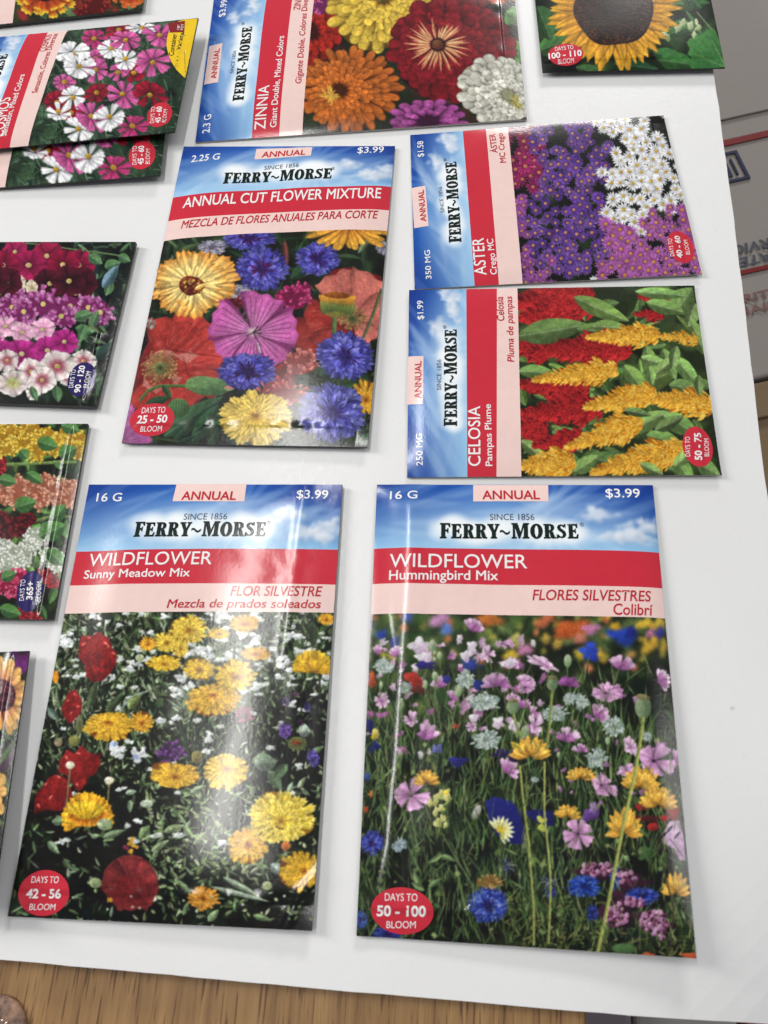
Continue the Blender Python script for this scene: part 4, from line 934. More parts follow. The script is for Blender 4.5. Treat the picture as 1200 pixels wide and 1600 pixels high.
def sunflower_art():
    k = Ink(815, -160, 1145, 120, 1.15, (20, 34, 18))
    k.mottle([(26, 44, 24), (16, 24, 14), (44, 76, 38), (12, 14, 10)], 160, 8, 22, soft=.7)
    for x, y, a, l, w in [(835, 30, .5, 70, 44), (840, 80, -.3, 60, 34), (840, 10, 1.2, 60, 36), (1040, 12, -.1, 70, 24), (1050, 40, .4, 44, 26), (1020, 84, .3, 60, 24), (960, 100, .1, 70, 18), (1070, 20, 1.0, 60, 10), (1040, 60, -.4, 40, 20), (900, 105, .2, 60, 16), (1030, 95, .1, 60, 26), (1060, -20, .8, 50, 30), (850, -40, .6, 60, 40), (1050, -80, .3, 60, 40), (850, -110, 1, 70, 40)]:
        c = vary((58, 104, 52), .12)
        k.leaf(x, y, a, l, w, c, c * .6, rib=.35)
    for x, y in [(1066, 40), (1078, 44), (1058, 48), (1090, 44), (1085, 60), (1040, 60)]:
        k.blob(x, y, 5, 7, (206, 210, 170), c2=(120, 140, 90), rough=.3)
    P = [(1072, 70), (1078, 62), (1082, 65), (1088, 56), (1096, 58), (1104, 48), (1116, 46), (1124, 62), (1132, 84), (1136, 112), (1084, 112), (1076, 100), (1080, 92), (1073, 88), (1077, 80)]
    k.poly(P, (76, 140, 66), (50, 104, 52), .8, tex=.12)
    k.line([(1134, 104), (1112, 64)], 2, (120, 170, 90)); k.line([(1134, 104), (1086, 86)], 1.6, (110, 160, 90)); k.line([(1088, 22), (1112, 48)], 2.4, (150, 170, 120))
    k.daisy(958, 18, 106, 92, (190, 116, 20), (234, 176, 52), 34, .05, .105, 'lens', 2, .3, None, .2, edge=.45, shrink=.92, streak=.1)
    k.blob(958, 18, 62, 58, (44, 26, 16), c2=(20, 10, 8), rough=.02)
    k.dots(958, 18, 60, 56, 700, 1.5, (70, 36, 22), ring=.3)
    k.dots(958, 18, 60, 56, 120, 1.2, (120, 64, 26), ring=.75)
    k.dots(958, 18, 24, 22, 120, 1.4, (26, 16, 12))
    k.blur(.45); k.texture(.075); k.grain(3)
    return k

def blanket_art():
    k = Ink(-420, 1005, 60, 1450, .9, (26, 34, 20))
    k.mottle([(34, 50, 28), (20, 26, 16), (60, 40, 60)], 150, 8, 24, soft=.7)
    k.mottle([(110, 40, 110), (80, 30, 84)], 8, 8, 14, (24, 1014, 50, 1046), .6)
    k.blades((-260, 1020, 40, 1440), 160, GREENS, (20, 50), (6, 16), UP, 1.2, rib=.3)
    for x, y in [(2, 1090), (-90, 1060), (-120, 1180), (-30, 1240), (-180, 1290), (-70, 1350)]:
        k.daisy(x, y, 40, 66, (200, 112, 84), (238, 196, 112), 15, .1, .2, 'round', 2, .3, None, .2, edge=.4, shrink=.85)
        k.blob(x + 2, y, 20, 26, (84, 34, 56), c2=(48, 14, 30), tex=.4)
        k.dots(x + 2, y, 19, 25, 80, 2, (120, 60, 70))
    k.blur(.5); k.texture(.075); k.grain(3)
    return k

def gazania_art():
    k = Ink(20, -165, 255, 50, 1.2, (30, 40, 24))
    k.mottle([(40, 60, 34), (24, 30, 20), (120, 40, 34), (60, 84, 50)], 110, 6, 18, soft=.7)
    k.blades((25, -150, 250, 45), 90, [(70, 104, 60), (46, 74, 42)], (16, 40), (6, 16), UP, 1.3, rib=.3)
    for x, y, rx, ry in [(150, 12, 22, 12), (130, 20, 14, 8), (110, -40, 26, 20), (205, -60, 26, 20)]:
        k.ruffle(x, y, rx, ry, (150, 36, 34), (80, 16, 18), (190, 70, 50), 24)
    for x, y, rx, ry in [(72, -8, 48, 35), (200, -14, 32, 26), (160, -80, 46, 36), (60, -100, 44, 34)]:
        k.daisy(x, y, rx, ry, (150, 48, 20), (196, 84, 30), 15, .1, .2, 'fan', 2, .2, None, .2, edge=.35, shrink=.82, tip=(240, 206, 60) if x != 200 else (226, 120, 60))
        k.blob(x, y, rx * .4, ry * .4, (50, 24, 16), c2=(26, 12, 10), tex=.4)
    k.blur(.4); k.texture(.075); k.grain(3)
    return k

ART = dict(humm=humm_art, sunny=sunny_art, annual=annual_art, zinnia=zinnia_art, aster=aster_art, celosia=celosia_art, holly=holly_art,
           double=double_art, cosmos=cosmos_art, sunflower=sunflower_art, blanket=blanket_art, gazania=gazania_art)
# ------------------------------------------------------------------ helpers
def lin(c):
    c = np.asarray(c, float) / 255.0
    return np.where(c <= 0.04045, c / 12.92, ((c + 0.055) / 1.055) ** 2.4)

def link(name, mesh, mat, parent=None):
    o = bpy.data.objects.new(name, mesh)
    COL.objects.link(o)
    if mat is not None:
        mesh.materials.append(mat)
    if parent is not None:
        o.parent = parent
    return o

def tag(o, label, cat, group=None):
    o['label'] = label; o['category'] = cat
    if group:
        o['group'] = group
    return o

def empty(name, loc, rz=0.0):
    o = bpy.data.objects.new(name, None)
    o.empty_display_size = 0.02
    COL.objects.link(o)
    o.location = loc; o.rotation_euler = (0, 0, rz)
    return o

def bm_obj(name, bm, mat, parent=None, smooth=False):
    me = bpy.data.meshes.new(name)
    bm.normal_update(); bm.to_mesh(me); bm.free()
    if smooth:
        me.polygons.foreach_set('use_smooth', [True] * len(me.polygons))
    return link(name, me, mat, parent)

def new_mat(name):
    m = bpy.data.materials.new(name); m.use_nodes = True
    nt = m.node_tree
    return m, nt, nt.nodes['Principled BSDF']

def node(nt, kind, **kw):
    n = nt.nodes.new(kind)
    for k, v in kw.items():
        if k in n.inputs:
            n.inputs[k].default_value = v
        else:
            setattr(n, k, v)
    return n

def gloss_bump(nt, bsdf, scale=900.0, strength=0.12, dist=0.0002):
    """the faint grain of coated paper"""
    tc = node(nt, 'ShaderNodeTexCoord')
    nz = node(nt, 'ShaderNodeTexNoise', Scale=scale, Detail=3.0)
    n2 = node(nt, 'ShaderNodeTexNoise', Scale=70.0, Detail=2.0)
    ad = node(nt, 'ShaderNodeMath', operation='MULTIPLY_ADD')
    ad.inputs[1].default_value = 2.5
    bp = node(nt, 'ShaderNodeBump', Strength=strength, Distance=dist)
    nt.links.new(tc.outputs['Object'], nz.inputs['Vector'])
    nt.links.new(tc.outputs['Object'], n2.inputs['Vector'])
    nt.links.new(n2.outputs['Fac'], ad.inputs[0])
    nt.links.new(nz.outputs['Fac'], ad.inputs[2])
    nt.links.new(ad.outputs[0], bp.inputs['Height'])
    nt.links.new(bp.outputs['Normal'], bsdf.inputs['Normal'])

PAPER_ROUGH = 0.165

def paper_ink(name, rgb, rough=PAPER_ROUGH, bump=True):
    """flat ink on coated paper, with a barely uneven coverage"""
    m, nt, b = new_mat(name)
    c = lin(rgb)
    tc = node(nt, 'ShaderNodeTexCoord')
    nz = node(nt, 'ShaderNodeTexNoise', Scale=260.0, Detail=4.0)
    mx = node(nt, 'ShaderNodeMix', data_type='RGBA')
    mx.inputs[6].default_value = (*(c * 0.93), 1); mx.inputs[7].default_value = (*np.clip(c * 1.06, 0, 1), 1)
    nt.links.new(tc.outputs['Object'], nz.inputs['Vector'])
    nt.links.new(nz.outputs['Fac'], mx.inputs[0])
    nt.links.new(mx.outputs[2], b.inputs['Base Color'])
    b.inputs['Roughness'].default_value = rough
    b.inputs['Specular IOR Level'].default_value = .55 if bump else .3
    if bump:
        gloss_bump(nt, b)
    return m

M = {}
m, nt, b = new_mat('printed_picture')
at = node(nt, 'ShaderNodeAttribute', attribute_name='ink')
nt.links.new(at.outputs['Color'], b.inputs['Base Color'])
b.inputs['Roughness'].default_value = PAPER_ROUGH
b.inputs['Specular IOR Level'].default_value = .55
gloss_bump(nt, b)
M['print'] = m
M['red'] = paper_ink('crimson_ink', (202, 46, 63))
M['pink'] = paper_ink('pale_pink_ink', (238, 208, 202))
M['white'] = paper_ink('white_ink', (240, 238, 238))
M['redtext'] = paper_ink('red_letter_ink', (186, 34, 48))
M['black'] = paper_ink('dark_green_ink', (16, 34, 30))
M['grey'] = paper_ink('grey_letter_ink', (70, 78, 90))
M['navy'] = paper_ink('navy_ink', (42, 34, 96))
M['yellow'] = paper_ink('yellow_ink', (240, 200, 40))
M['pot'] = paper_ink('terracotta_ink', (130, 34, 36))
M['edge'] = paper_ink('paper_edge', (176, 172, 166), 0.6)
M['darkedge'] = paper_ink('printed_edge', (30, 32, 26), 0.45)

# --- lettering: built-in face as outlines, and a hand-cut slab face for the seed company's name
_glyph_cache = {}
def embolden(V, F, d):
    """push the outline of filled letters outwards by d"""
    cnt = {}
    for f in F:
        for i, j in zip(f, f[1:] + f[:1]):
            k = (min(i, j), max(i, j))
            cnt[k] = None if k in cnt else (i, j)
    ar = sum(sum(V[i][0] * V[j][1] - V[j][0] * V[i][1] for i, j in zip(f, f[1:] + f[:1])) for f in F[:40])
    sg = 1 if ar > 0 else -1
    acc = {}
    for e in cnt.values():
        if e is None:
            continue
        i, j = e
        t = V[j] - V[i]; L = math.hypot(*t)
        if L < 1e-9:
            continue
        nrm = np.array([t[1], -t[0]]) / L * sg
        acc.setdefault(i, []).append(nrm); acc.setdefault(j, []).append(nrm)
    W = V.copy()
    for i, ns in acc.items():
        m_ = np.sum(ns, 0); L = math.hypot(*m_)
        if L < 1e-6:
            continue
        m_ /= L
        W[i] = V[i] + m_ * d / max(.6, float(np.dot(m_, ns[0])))
    return W

def text_shape(s, bold=0.0, shear=0.0):
    key = (s, bold, shear)
    if key in _glyph_cache:
        return _glyph_cache[key]
    cu = bpy.data.curves.new('lettering', 'FONT')
    cu.body = s; cu.size = 1.0; cu.shear = shear; cu.resolution_u = 4
    o = bpy.data.objects.new('lettering', cu)
    COL.objects.link(o)
    bpy.context.view_layer.update()
    me = o.to_mesh()
    V = np.array([v.co[:2] for v in me.vertices]); F = [tuple(p.vertices) for p in me.polygons]
    o.to_mesh_clear()
    bpy.data.objects.remove(o); bpy.data.curves.remove(cu)
    if bold:
        V = embolden(V, F, bold)
    V -= V.min(0); V /= V.max(0)
    _glyph_cache[key] = (V, F)
    return V, F

def arc(cx, cy, rx, ry, a0, a1, n=14):
    return [(cx + rx * math.cos(math.radians(a0 + (a1 - a0) * i / n)), cy + ry * math.sin(math.radians(a0 + (a1 - a0) * i / n))) for i in range(n + 1)]

def slab_letters():
    """condensed bold slab capitals, unit height: contours, advance"""
    s = .07                                                        # serif thickness
    G = {}
    G['F'] = ([[(0, 0), (.34, 0), (.34, s), (.27, s + .02), (.27, .46), (.38, .46), (.41, .36), (.44, .36), (.44, .66), (.41, .66), (.38, .56), (.27, .56), (.27, .91), (.44, .91), (.50, .74), (.54, .74), (.53, 1), (0, 1), (0, 1 - s), (.07, .91), (.07, s + .02), (0, s)]], .58)
    G['E'] = ([[(0, 0), (.55, 0), (.58, .28), (.54, .28), (.47, .09), (.27, .09), (.27, .46), (.38, .46), (.41, .36), (.44, .36), (.44, .66), (.41, .66), (.38, .56), (.27, .56), (.27, .91), (.44, .91), (.50, .74), (.54, .74), (.53, 1), (0, 1), (0, 1 - s), (.07, .91), (.07, s + .02), (0, s)]], .62)
    bowl = arc(.34, .75, .24, .25, 90, -70, 12)
    G['R'] = ([[(0, 0), (.34, 0), (.34, s), (.27, s + .02), (.27, .47), (.32, .47), (.40, .06), (.46, 0), (.66, 0), (.66, s), (.60, .08), (.50, .44), (.42, .515)] + bowl[::-1][1:] + [(0, 1), (0, 1 - s), (.07, .91), (.07, s + .02), (0, s)],
               [(.27, .91), (.31, .91)] + arc(.32, .735, .09, .175, 80, -80, 10) + [(.27, .56)]], .68)
    G['Y'] = ([[(.17, 0), (.51, 0), (.51, s), (.44, s + .02), (.44, .42), (.60, .90), (.66, 1 - s), (.66, 1), (.42, 1), (.42, 1 - s), (.49, .91), (.37, .54), (.25, .91), (.31, 1 - s), (.31, 1), (-.02, 1), (-.02, 1 - s), (.04, .90), (.24, .42), (.24, s + .02), (.17, s)]], .66)
    G['M'] = ([[(0, 0), (.25, 0), (.25, s), (.17, s + .02), (.17, .74), (.38, 0), (.44, 0), (.66, .78), (.66, s + .02), (.59, s), (.59, 0), (.93, 0), (.93, s), (.86, s + .02), (.86, .91), (.93, 1 - s), (.93, 1), (.64, 1), (.47, .40), (.30, 1), (0, 1), (0, 1 - s), (.07, .91), (.07, s + .02), (0, s)]], .97)
    G['O'] = ([arc(.34, .5, .34, .52, 0, 345, 27), arc(.34, .5, .125, .42, 0, 345, 23)], .72)
    # S: a fat stroke along a centre line, with two serifs
    cl = [(.44, .76), (.36, .90), (.25, .93), (.15, .87), (.12, .75), (.18, .62), (.30, .52), (.40, .41), (.44, .27), (.39, .13), (.27, .06), (.15, .10), (.06, .25)]
    wd = [.05, .06, .07, .11, .13, .14, .14, .14, .13, .11, .07, .06, .05]
    L, R_ = [], []
    for i, (x, y) in enumerate(cl):
        a = cl[max(0, i - 1)]; c = cl[min(len(cl) - 1, i + 1)]
        dx, dy = c[0] - a[0], c[1] - a[1]; d = math.hypot(dx, dy)
        w = wd[i] * .62
        L.append((x - dy / d * w, y + dx / d * w)); R_.append((x + dy / d * w, y - dx / d * w))
    G['S'] = ([L + [(.0, .30), (.0, .0), (.05, .0)] + R_[::-1] + [(.50, .70), (.50, 1.0), (.45, 1.0)]], .58)
    t = [(x, .42 + .10 * math.sin(x / .55 * 6.0 + .6)) for x in np.linspace(0, .55, 14)]
    G['~'] = ([[(x, y + .055) for x, y in t] + [(x, y - .055) for x, y in t[::-1]]], .62)
    return G

def brand_shape():
    if 'brand' in _glyph_cache:
        return _glyph_cache['brand']
    G = slab_letters()
    cu = bpy.data.curves.new('brand', 'CURVE'); cu.dimensions = '2D'; cu.fill_mode = 'BOTH'
    x = 0.0
    for ch in 'FERRY~MORSE':
        big = 1.0 if ch in '~' else (1.06 if (ch == 'F' or ch == 'M') else 1.0)
        cs, adv = G[ch]
        for c in cs:
            sp = cu.splines.new('POLY'); sp.points.add(len(c) - 1); sp.use_cyclic_u = True
            for p, (px, py) in zip(sp.points, c):
                p.co = (x + px * big, py * big, 0, 1)
        x += adv * big + .045
    o = bpy.data.objects.new('brand', cu); COL.objects.link(o)
    bpy.context.view_layer.update()
    me = o.to_mesh()
    V = np.array([v.co[:2] for v in me.vertices]); F = [tuple(p.vertices) for p in me.polygons]
    o.to_mesh_clear(); bpy.data.objects.remove(o); bpy.data.curves.remove(cu)
    V = embolden(V, F, .022)
    V -= V.min(0); V /= V.max(0)
    _glyph_cache['brand'] = (V, F)
    return V, F

def homography(src, dst):
    A = []
    for (a, b_), (c, d) in zip(src, dst):
        A.append([a, b_, 1, 0, 0, 0, -c * a, -c * b_, -c]); A.append([0, 0, 0, a, b_, 1, -d * a, -d * b_, -d])
    return np.linalg.svd(np.array(A, float))[2][-1].reshape(3, 3)

def happly(Hm, P):
    P = np.atleast_2d(np.asarray(P, float))
    q = np.c_[P, np.ones(len(P))] @ Hm.T
    return q[:, :2] / q[:, 2:]

# ------------------------------------------------------------------ seed packets
UNIT = [(0, 0), (1, 0), (1, 1), (0, 1)]

class Packet:
    """corners: TL TR BR BL of the sheet on the board in mm; trace: the same corners in the tracing of its print"""
    def __init__(s, corners, trace, label, z0=0.0, bulge=2.0, thick=0.7, lift=(0, 0, 0, 0), prof=None, ridges=(), wob=0.25, seed=1, edge='edge', seal=0.955, curl=None, tuck=.05, folds=()):
        s.folds = folds
        rd = np.random.default_rng(seed + 500)
        s.dents = [(rd.uniform(.08, .92), rd.uniform(.05, .93), rd.uniform(.04, .11), rd.uniform(-.13, .13) * 1e-3) for _ in range(9)]
        s.tuck = tuck * 1e-3
        zc = z0 + (np.array(lift) + thick) * 1e-3                      # lifted corners stand a little nearer the middle
        s.C = np.array(corners, float) * 1e-3 * ((0.26 - zc) / 0.259)[:, None]
        s.H = homography(UNIT, s.C)
        s.T = homography(trace, UNIT)
        s.Ti = homography(UNIT, trace)
        c = s.C.mean(0)
        d = s.C[1] - s.C[0]
        s.rz = math.atan2(d[1], d[0])
        s.z0 = z0
        s.root = empty('seed_packet', (c[0], c[1], z0), s.rz)
        tag(s.root, label, 'seed packet', 'flower seed packets laid out on the white board')
        s.c = c
        s.bulge, s.thick, s.lift, s.prof, s.ridges, s.wob, s.seal, s.curl = bulge * 1e-3, thick * 1e-3, np.array(lift) * 1e-3, prof, ridges, wob * 1e-3, seal, curl
        r = np.random.default_rng(seed)
        s.wv = [(r.uniform(4, 11), r.uniform(4, 11), r.uniform(0, 6.3), r.uniform(.4, 1)) for _ in range(6)]
        s.edge = M[edge]

    def base(s, u, v):
        l = s.lift
        z = (l[0] * (1 - u) + l[1] * u) * (1 - v) + (l[3] * (1 - u) + l[2] * u) * v
        if s.curl is not None:
            z = z + s.curl(u, v) * 1e-3
        return z

    def height(s, u, v):
        z = s.base(u, v) + s.thick
        if s.prof is not None:
            f = s.prof(u, v)
        else:
            f = (1 - np.abs(2 * u - 1) ** 4.5) * (1 - np.abs(2 * v - 1) ** 7)
        edge = np.clip(np.minimum(np.minimum(u, 1 - u) / .07, np.minimum(v, 1 - v) / .06), 0, 1)
        edge = edge * edge * (3 - 2 * edge)
        z = z + s.bulge * f
        w = 0
        for a, b_, p, k in s.wv:
            w = w + k * np.sin(a * u * 1.6 + p) * np.sin(b_ * v * 1.6 + p * 1.7)
        z = z + s.wob * w * edge * .35
        # the crimped seal at the foot of the packet: a step down and small tucks
        sv = np.clip((v - (s.seal - .012)) / .012, 0, 1); sv = sv * sv * (3 - 2 * sv)
        z = z - sv * .35e-3 * np.clip(u / .05, 0, 1) * np.clip((1 - u) / .05, 0, 1)
        tk = np.exp(-((v - s.seal + .012) / .011) ** 2)
        z = z + tk * s.tuck * np.sin(u * 46 + np.sin(u * 17) * 1.5) * edge
        for du, dv, dr, dh in s.dents:
            z = z + dh * edge * np.exp(-((u - du) ** 2 + ((v - dv) * 1.4) ** 2) / (dr * dr))
        for pts, wd, h in s.folds:                                     # long soft folds in the paper
            d2 = np.full(np.shape(u), 9.0)
            for (u0, v0), (u1, v1) in zip(pts[:-1], pts[1:]):
                dx, dy = u1 - u0, v1 - v0
                t = np.clip(((u - u0) * dx + (v - v0) * dy) / (dx * dx + dy * dy), 0, 1)
                d2 = np.minimum(d2, (u - u0 - t * dx) ** 2 + (v - v0 - t * dy) ** 2)
            z = z + h * 1e-3 * np.exp(-d2 / (wd * wd))
        for (u0, v0, u1, v1, wd, h) in s.ridges:
            dx, dy = u1 - u0, v1 - v0
            L2 = dx * dx + dy * dy
            t = np.clip(((u - u0) * dx + (v - v0) * dy) / L2, 0, 1)
            d2 = (u - u0 - t * dx) ** 2 + (v - v0 - t * dy) ** 2
            z = z + h * 1e-3 * np.exp(-d2 / (wd * wd)) * np.sin(np.pi * np.clip(t, .02, .98)) ** .5
        return z

    def local(s, uv, off=0.0, z=None):
        u, v = uv[:, 0], uv[:, 1]
        P = happly(s.H, uv) - s.c
        c, sn = math.cos(-s.rz), math.sin(-s.rz)
        x = P[:, 0] * c - P[:, 1] * sn; y = P[:, 0] * sn + P[:, 1] * c
        z = s.height(u, v) + off if z is None else z
        return np.stack([x, y, z], 1)

    def grid(s, name, corner, nu, nv, off, mat, parent, ink=None):
        """a printed sheet between four sheet coordinates TL TR BR BL"""
        a, b_ = np.meshgrid(np.linspace(0, 1, nu + 1), np.linspace(0, 1, nv + 1))
        a, b_ = a.ravel()[:, None], b_.ravel()[:, None]
        q = np.array(corner, float)
        uv = (q[0] * (1 - a) + q[1] * a) * (1 - b_) + (q[3] * (1 - a) + q[2] * a) * b_
        V = s.local(uv, off * 1e-3)
        i = np.arange((nu) * (nv)); r, c = i // nu, i % nu
        k = r * (nu + 1) + c
        F = np.stack([k + nu + 1, k + nu + 2, k + 1, k], 1)
        me = bpy.data.meshes.new(name)
        me.vertices.add(len(V)); me.vertices.foreach_set('co', V.astype(np.float32).ravel())
        me.loops.add(F.size); me.loops.foreach_set('vertex_index', F.astype(np.int32).ravel())
        me.polygons.add(len(F)); me.polygons.foreach_set('loop_start', (np.arange(len(F)) * 4).astype(np.int32))
        me.polygons.foreach_set('use_smooth', np.ones(len(F), bool))
        me.update(calc_edges=True)
        if ink is not None:
            t = happly(s.Ti, uv)
            col = lin(np.clip(ink.sample(t[:, 0], t[:, 1]), 0, 255))
            at = me.color_attributes.new('ink', 'FLOAT_COLOR', 'POINT')
            at.data.foreach_set('color', np.c_[col, np.ones(len(col))].astype(np.float32).ravel())
        return link(name, me, mat, parent)

    def shape(s, name, uv, F, off, mat, parent, step=1.6e-3):
        """flat outlines laid on the packet, cut fine enough to follow its bulge"""
        bm = bmesh.new()
        V = s.local(np.asarray(uv, float), off * 1e-3)
        vs = [bm.verts.new(v) for v in V]
        for f in F:
            try:
                bm.faces.new([vs[i] for i in f])
            except ValueError:
                pass
        bmesh.ops.triangulate(bm, faces=bm.faces[:])
        for _ in range(5):
            es = [e for e in bm.edges if e.calc_length() > step]
            if not es:
                break
            bmesh.ops.subdivide_edges(bm, edges=es, cuts=1)
            bmesh.ops.triangulate(bm, faces=[f for f in bm.faces if len(f.verts) > 3])
        # back onto the curved sheet
        P = np.array([v.co for v in bm.verts])
        c, sn = math.cos(s.rz), math.sin(s.rz)
        W = np.stack([P[:, 0] * c - P[:, 1] * sn + s.c[0], P[:, 0] * sn + P[:, 1] * c + s.c[1]], 1)
        q = happly(np.linalg.inv(s.H), W)
        z = s.height(q[:, 0], q[:, 1]) + off * 1e-3
        for v, zz in zip(bm.verts, z):
            v.co.z = zz
        bmesh.ops.recalc_face_normals(bm, faces=bm.faces[:])
        if sum(f.normal.z for f in bm.faces) < 0:
            bmesh.ops.reverse_faces(bm, faces=bm.faces[:])
        return bm_obj(name, bm, mat, parent, True)

    def t2s(s, pts):
        return happly(s.T, pts)

    def text(s, name, st, p0, p1, h, mat, parent, off=.07, bold=0.0, shear=0.0, brand=False):
        """lettering whose ink runs from p0 to p1 along its foot and is h tall, in the tracing"""
        V, F = brand_shape() if brand else text_shape(st, bold, shear)
        p0, p1 = np.array(p0, float), np.array(p1, float)
        d = p1 - p0; L = np.hypot(*d)
        up = np.array([d[1], -d[0]]) / L * h
        a = s.t2s([p0, p1, (p0 + p1) / 2, (p0 + p1) / 2 + up])
        hv = a[3, 1] - a[2, 1]
        uv = a[0] + V[:, :1] * (a[1] - a[0]) + V[:, 1:] * np.array([0, hv])
        return s.shape(name, uv, F, off, mat, parent)

    def body(s):
        """the paper envelope itself: back, sides and the stock under the print"""
        nu, nv = 60, 84
        a, b_ = np.meshgrid(np.linspace(0, 1, nu + 1), np.linspace(0, 1, nv + 1))
        uv = np.stack([a.ravel(), b_.ravel()], 1)
        T = s.local(uv, -.12e-3)
        B = s.local(uv, z=s.base(uv[:, 0], uv[:, 1]) + .08e-3)
        n = len(uv)
        F = []
        for r in range(nv):
            for c in range(nu):
                k = r * (nu + 1) + c
                F.append((k + nu + 1, k + nu + 2, k + 1, k)); F.append((n + k, n + k + 1, n + k + nu + 2, n + k + nu + 1))
        ring = [c for c in range(nu)] + [r * (nu + 1) + nu for r in range(nv)] + [nv * (nu + 1) + c for c in range(nu, 0, -1)] + [r * (nu + 1) for r in range(nv, 0, -1)]
        for i, j in zip(ring, ring[1:] + ring[:1]):
            F.append((j, i, n + i, n + j)[::-1])
        me = bpy.data.meshes.new('paper_envelope')
        me.from_pydata(np.r_[T, B].tolist(), [], F)
        me.update()
        bm = bmesh.new(); bm.from_mesh(me); bmesh.ops.recalc_face_normals(bm, faces=bm.faces[:]); bm.to_mesh(me); bm.free()
        return link('paper_envelope', me, s.edge, s.root)

    def bands(s, hd, rd, pk):
        """three pairs of traced points (left, right): foot of the sky, of the red band, of the pink band"""
        out = []
        for p, q in (hd, rd, pk):
            (u0, v0), (u1, v1) = s.t2s([p, q])
            k = (v1 - v0) / (u1 - u0)
            out.append((v0 - k * u0, v0 + k * (1 - u0)))
        return out

def sky_ink(brand_px, seed):
    """the printed sky, in sheet units: 0..100 across, 0..22 down; white glow behind the name"""
    global RNG
    RNG = np.random.default_rng(seed)
    k = Ink(-1, -1, 101, 24, 3.4)
    y = (np.arange(k.h) / k.k + k.y0)[:, None]; x = (np.arange(k.w) / k.k + k.x0)[None, :]
    t = np.clip(y / 18, 0, 1)[..., None]
    side = np.clip(np.abs(x - 46) / 62, 0, 1)[..., None] * (1 - t)
    k.a[:] = mixc((34, 92, 178), (136, 190, 230), t ** 1.2) * (1 - side) + np.array((16, 46, 130)) * side
    for i in range(34):                                             # streaks of high cloud fanning from the right
        a = RNG.uniform(-.5, .15)
        k.leaf(RNG.uniform(-20, 90), RNG.uniform(4, 22), a, RNG.uniform(18, 50), RNG.uniform(1, 4), (214, 232, 246), (196, 220, 242), alpha=RNG.uniform(.06, .22))
    k.blob(46, 13, 34, 7, (226, 238, 250), soft=1.7, alpha=.5)
    for i in range(16):
        a = i / 16 * 6.28
        k.leaf(62, 8, a, RNG.uniform(18, 34), 2.4, (236, 244, 252), (220, 236, 250), alpha=.16)
    for cx, cy, n, w in ((91, 14, 40, 9), (79, 8.5, 16, 6), (97, 11, 12, 4)):
        for _ in range(n):
            k.blob(cx + RNG.normal(0, w * .45), cy + RNG.normal(0, 1.0), RNG.uniform(.8, 2.6), RNG.uniform(.4, 1.2), (240, 244, 250), c2=(176, 192, 214), soft=.9, rough=.2, alpha=.6)
    u0, u1, v0, v1 = brand_px
    for _ in range(60):
        k.blob(RNG.uniform(u0, u1), RNG.uniform(v0, v1), 3.4, 2.0, (246, 250, 252), soft=1.2, alpha=.45)
    k.blur(.3)
    return k

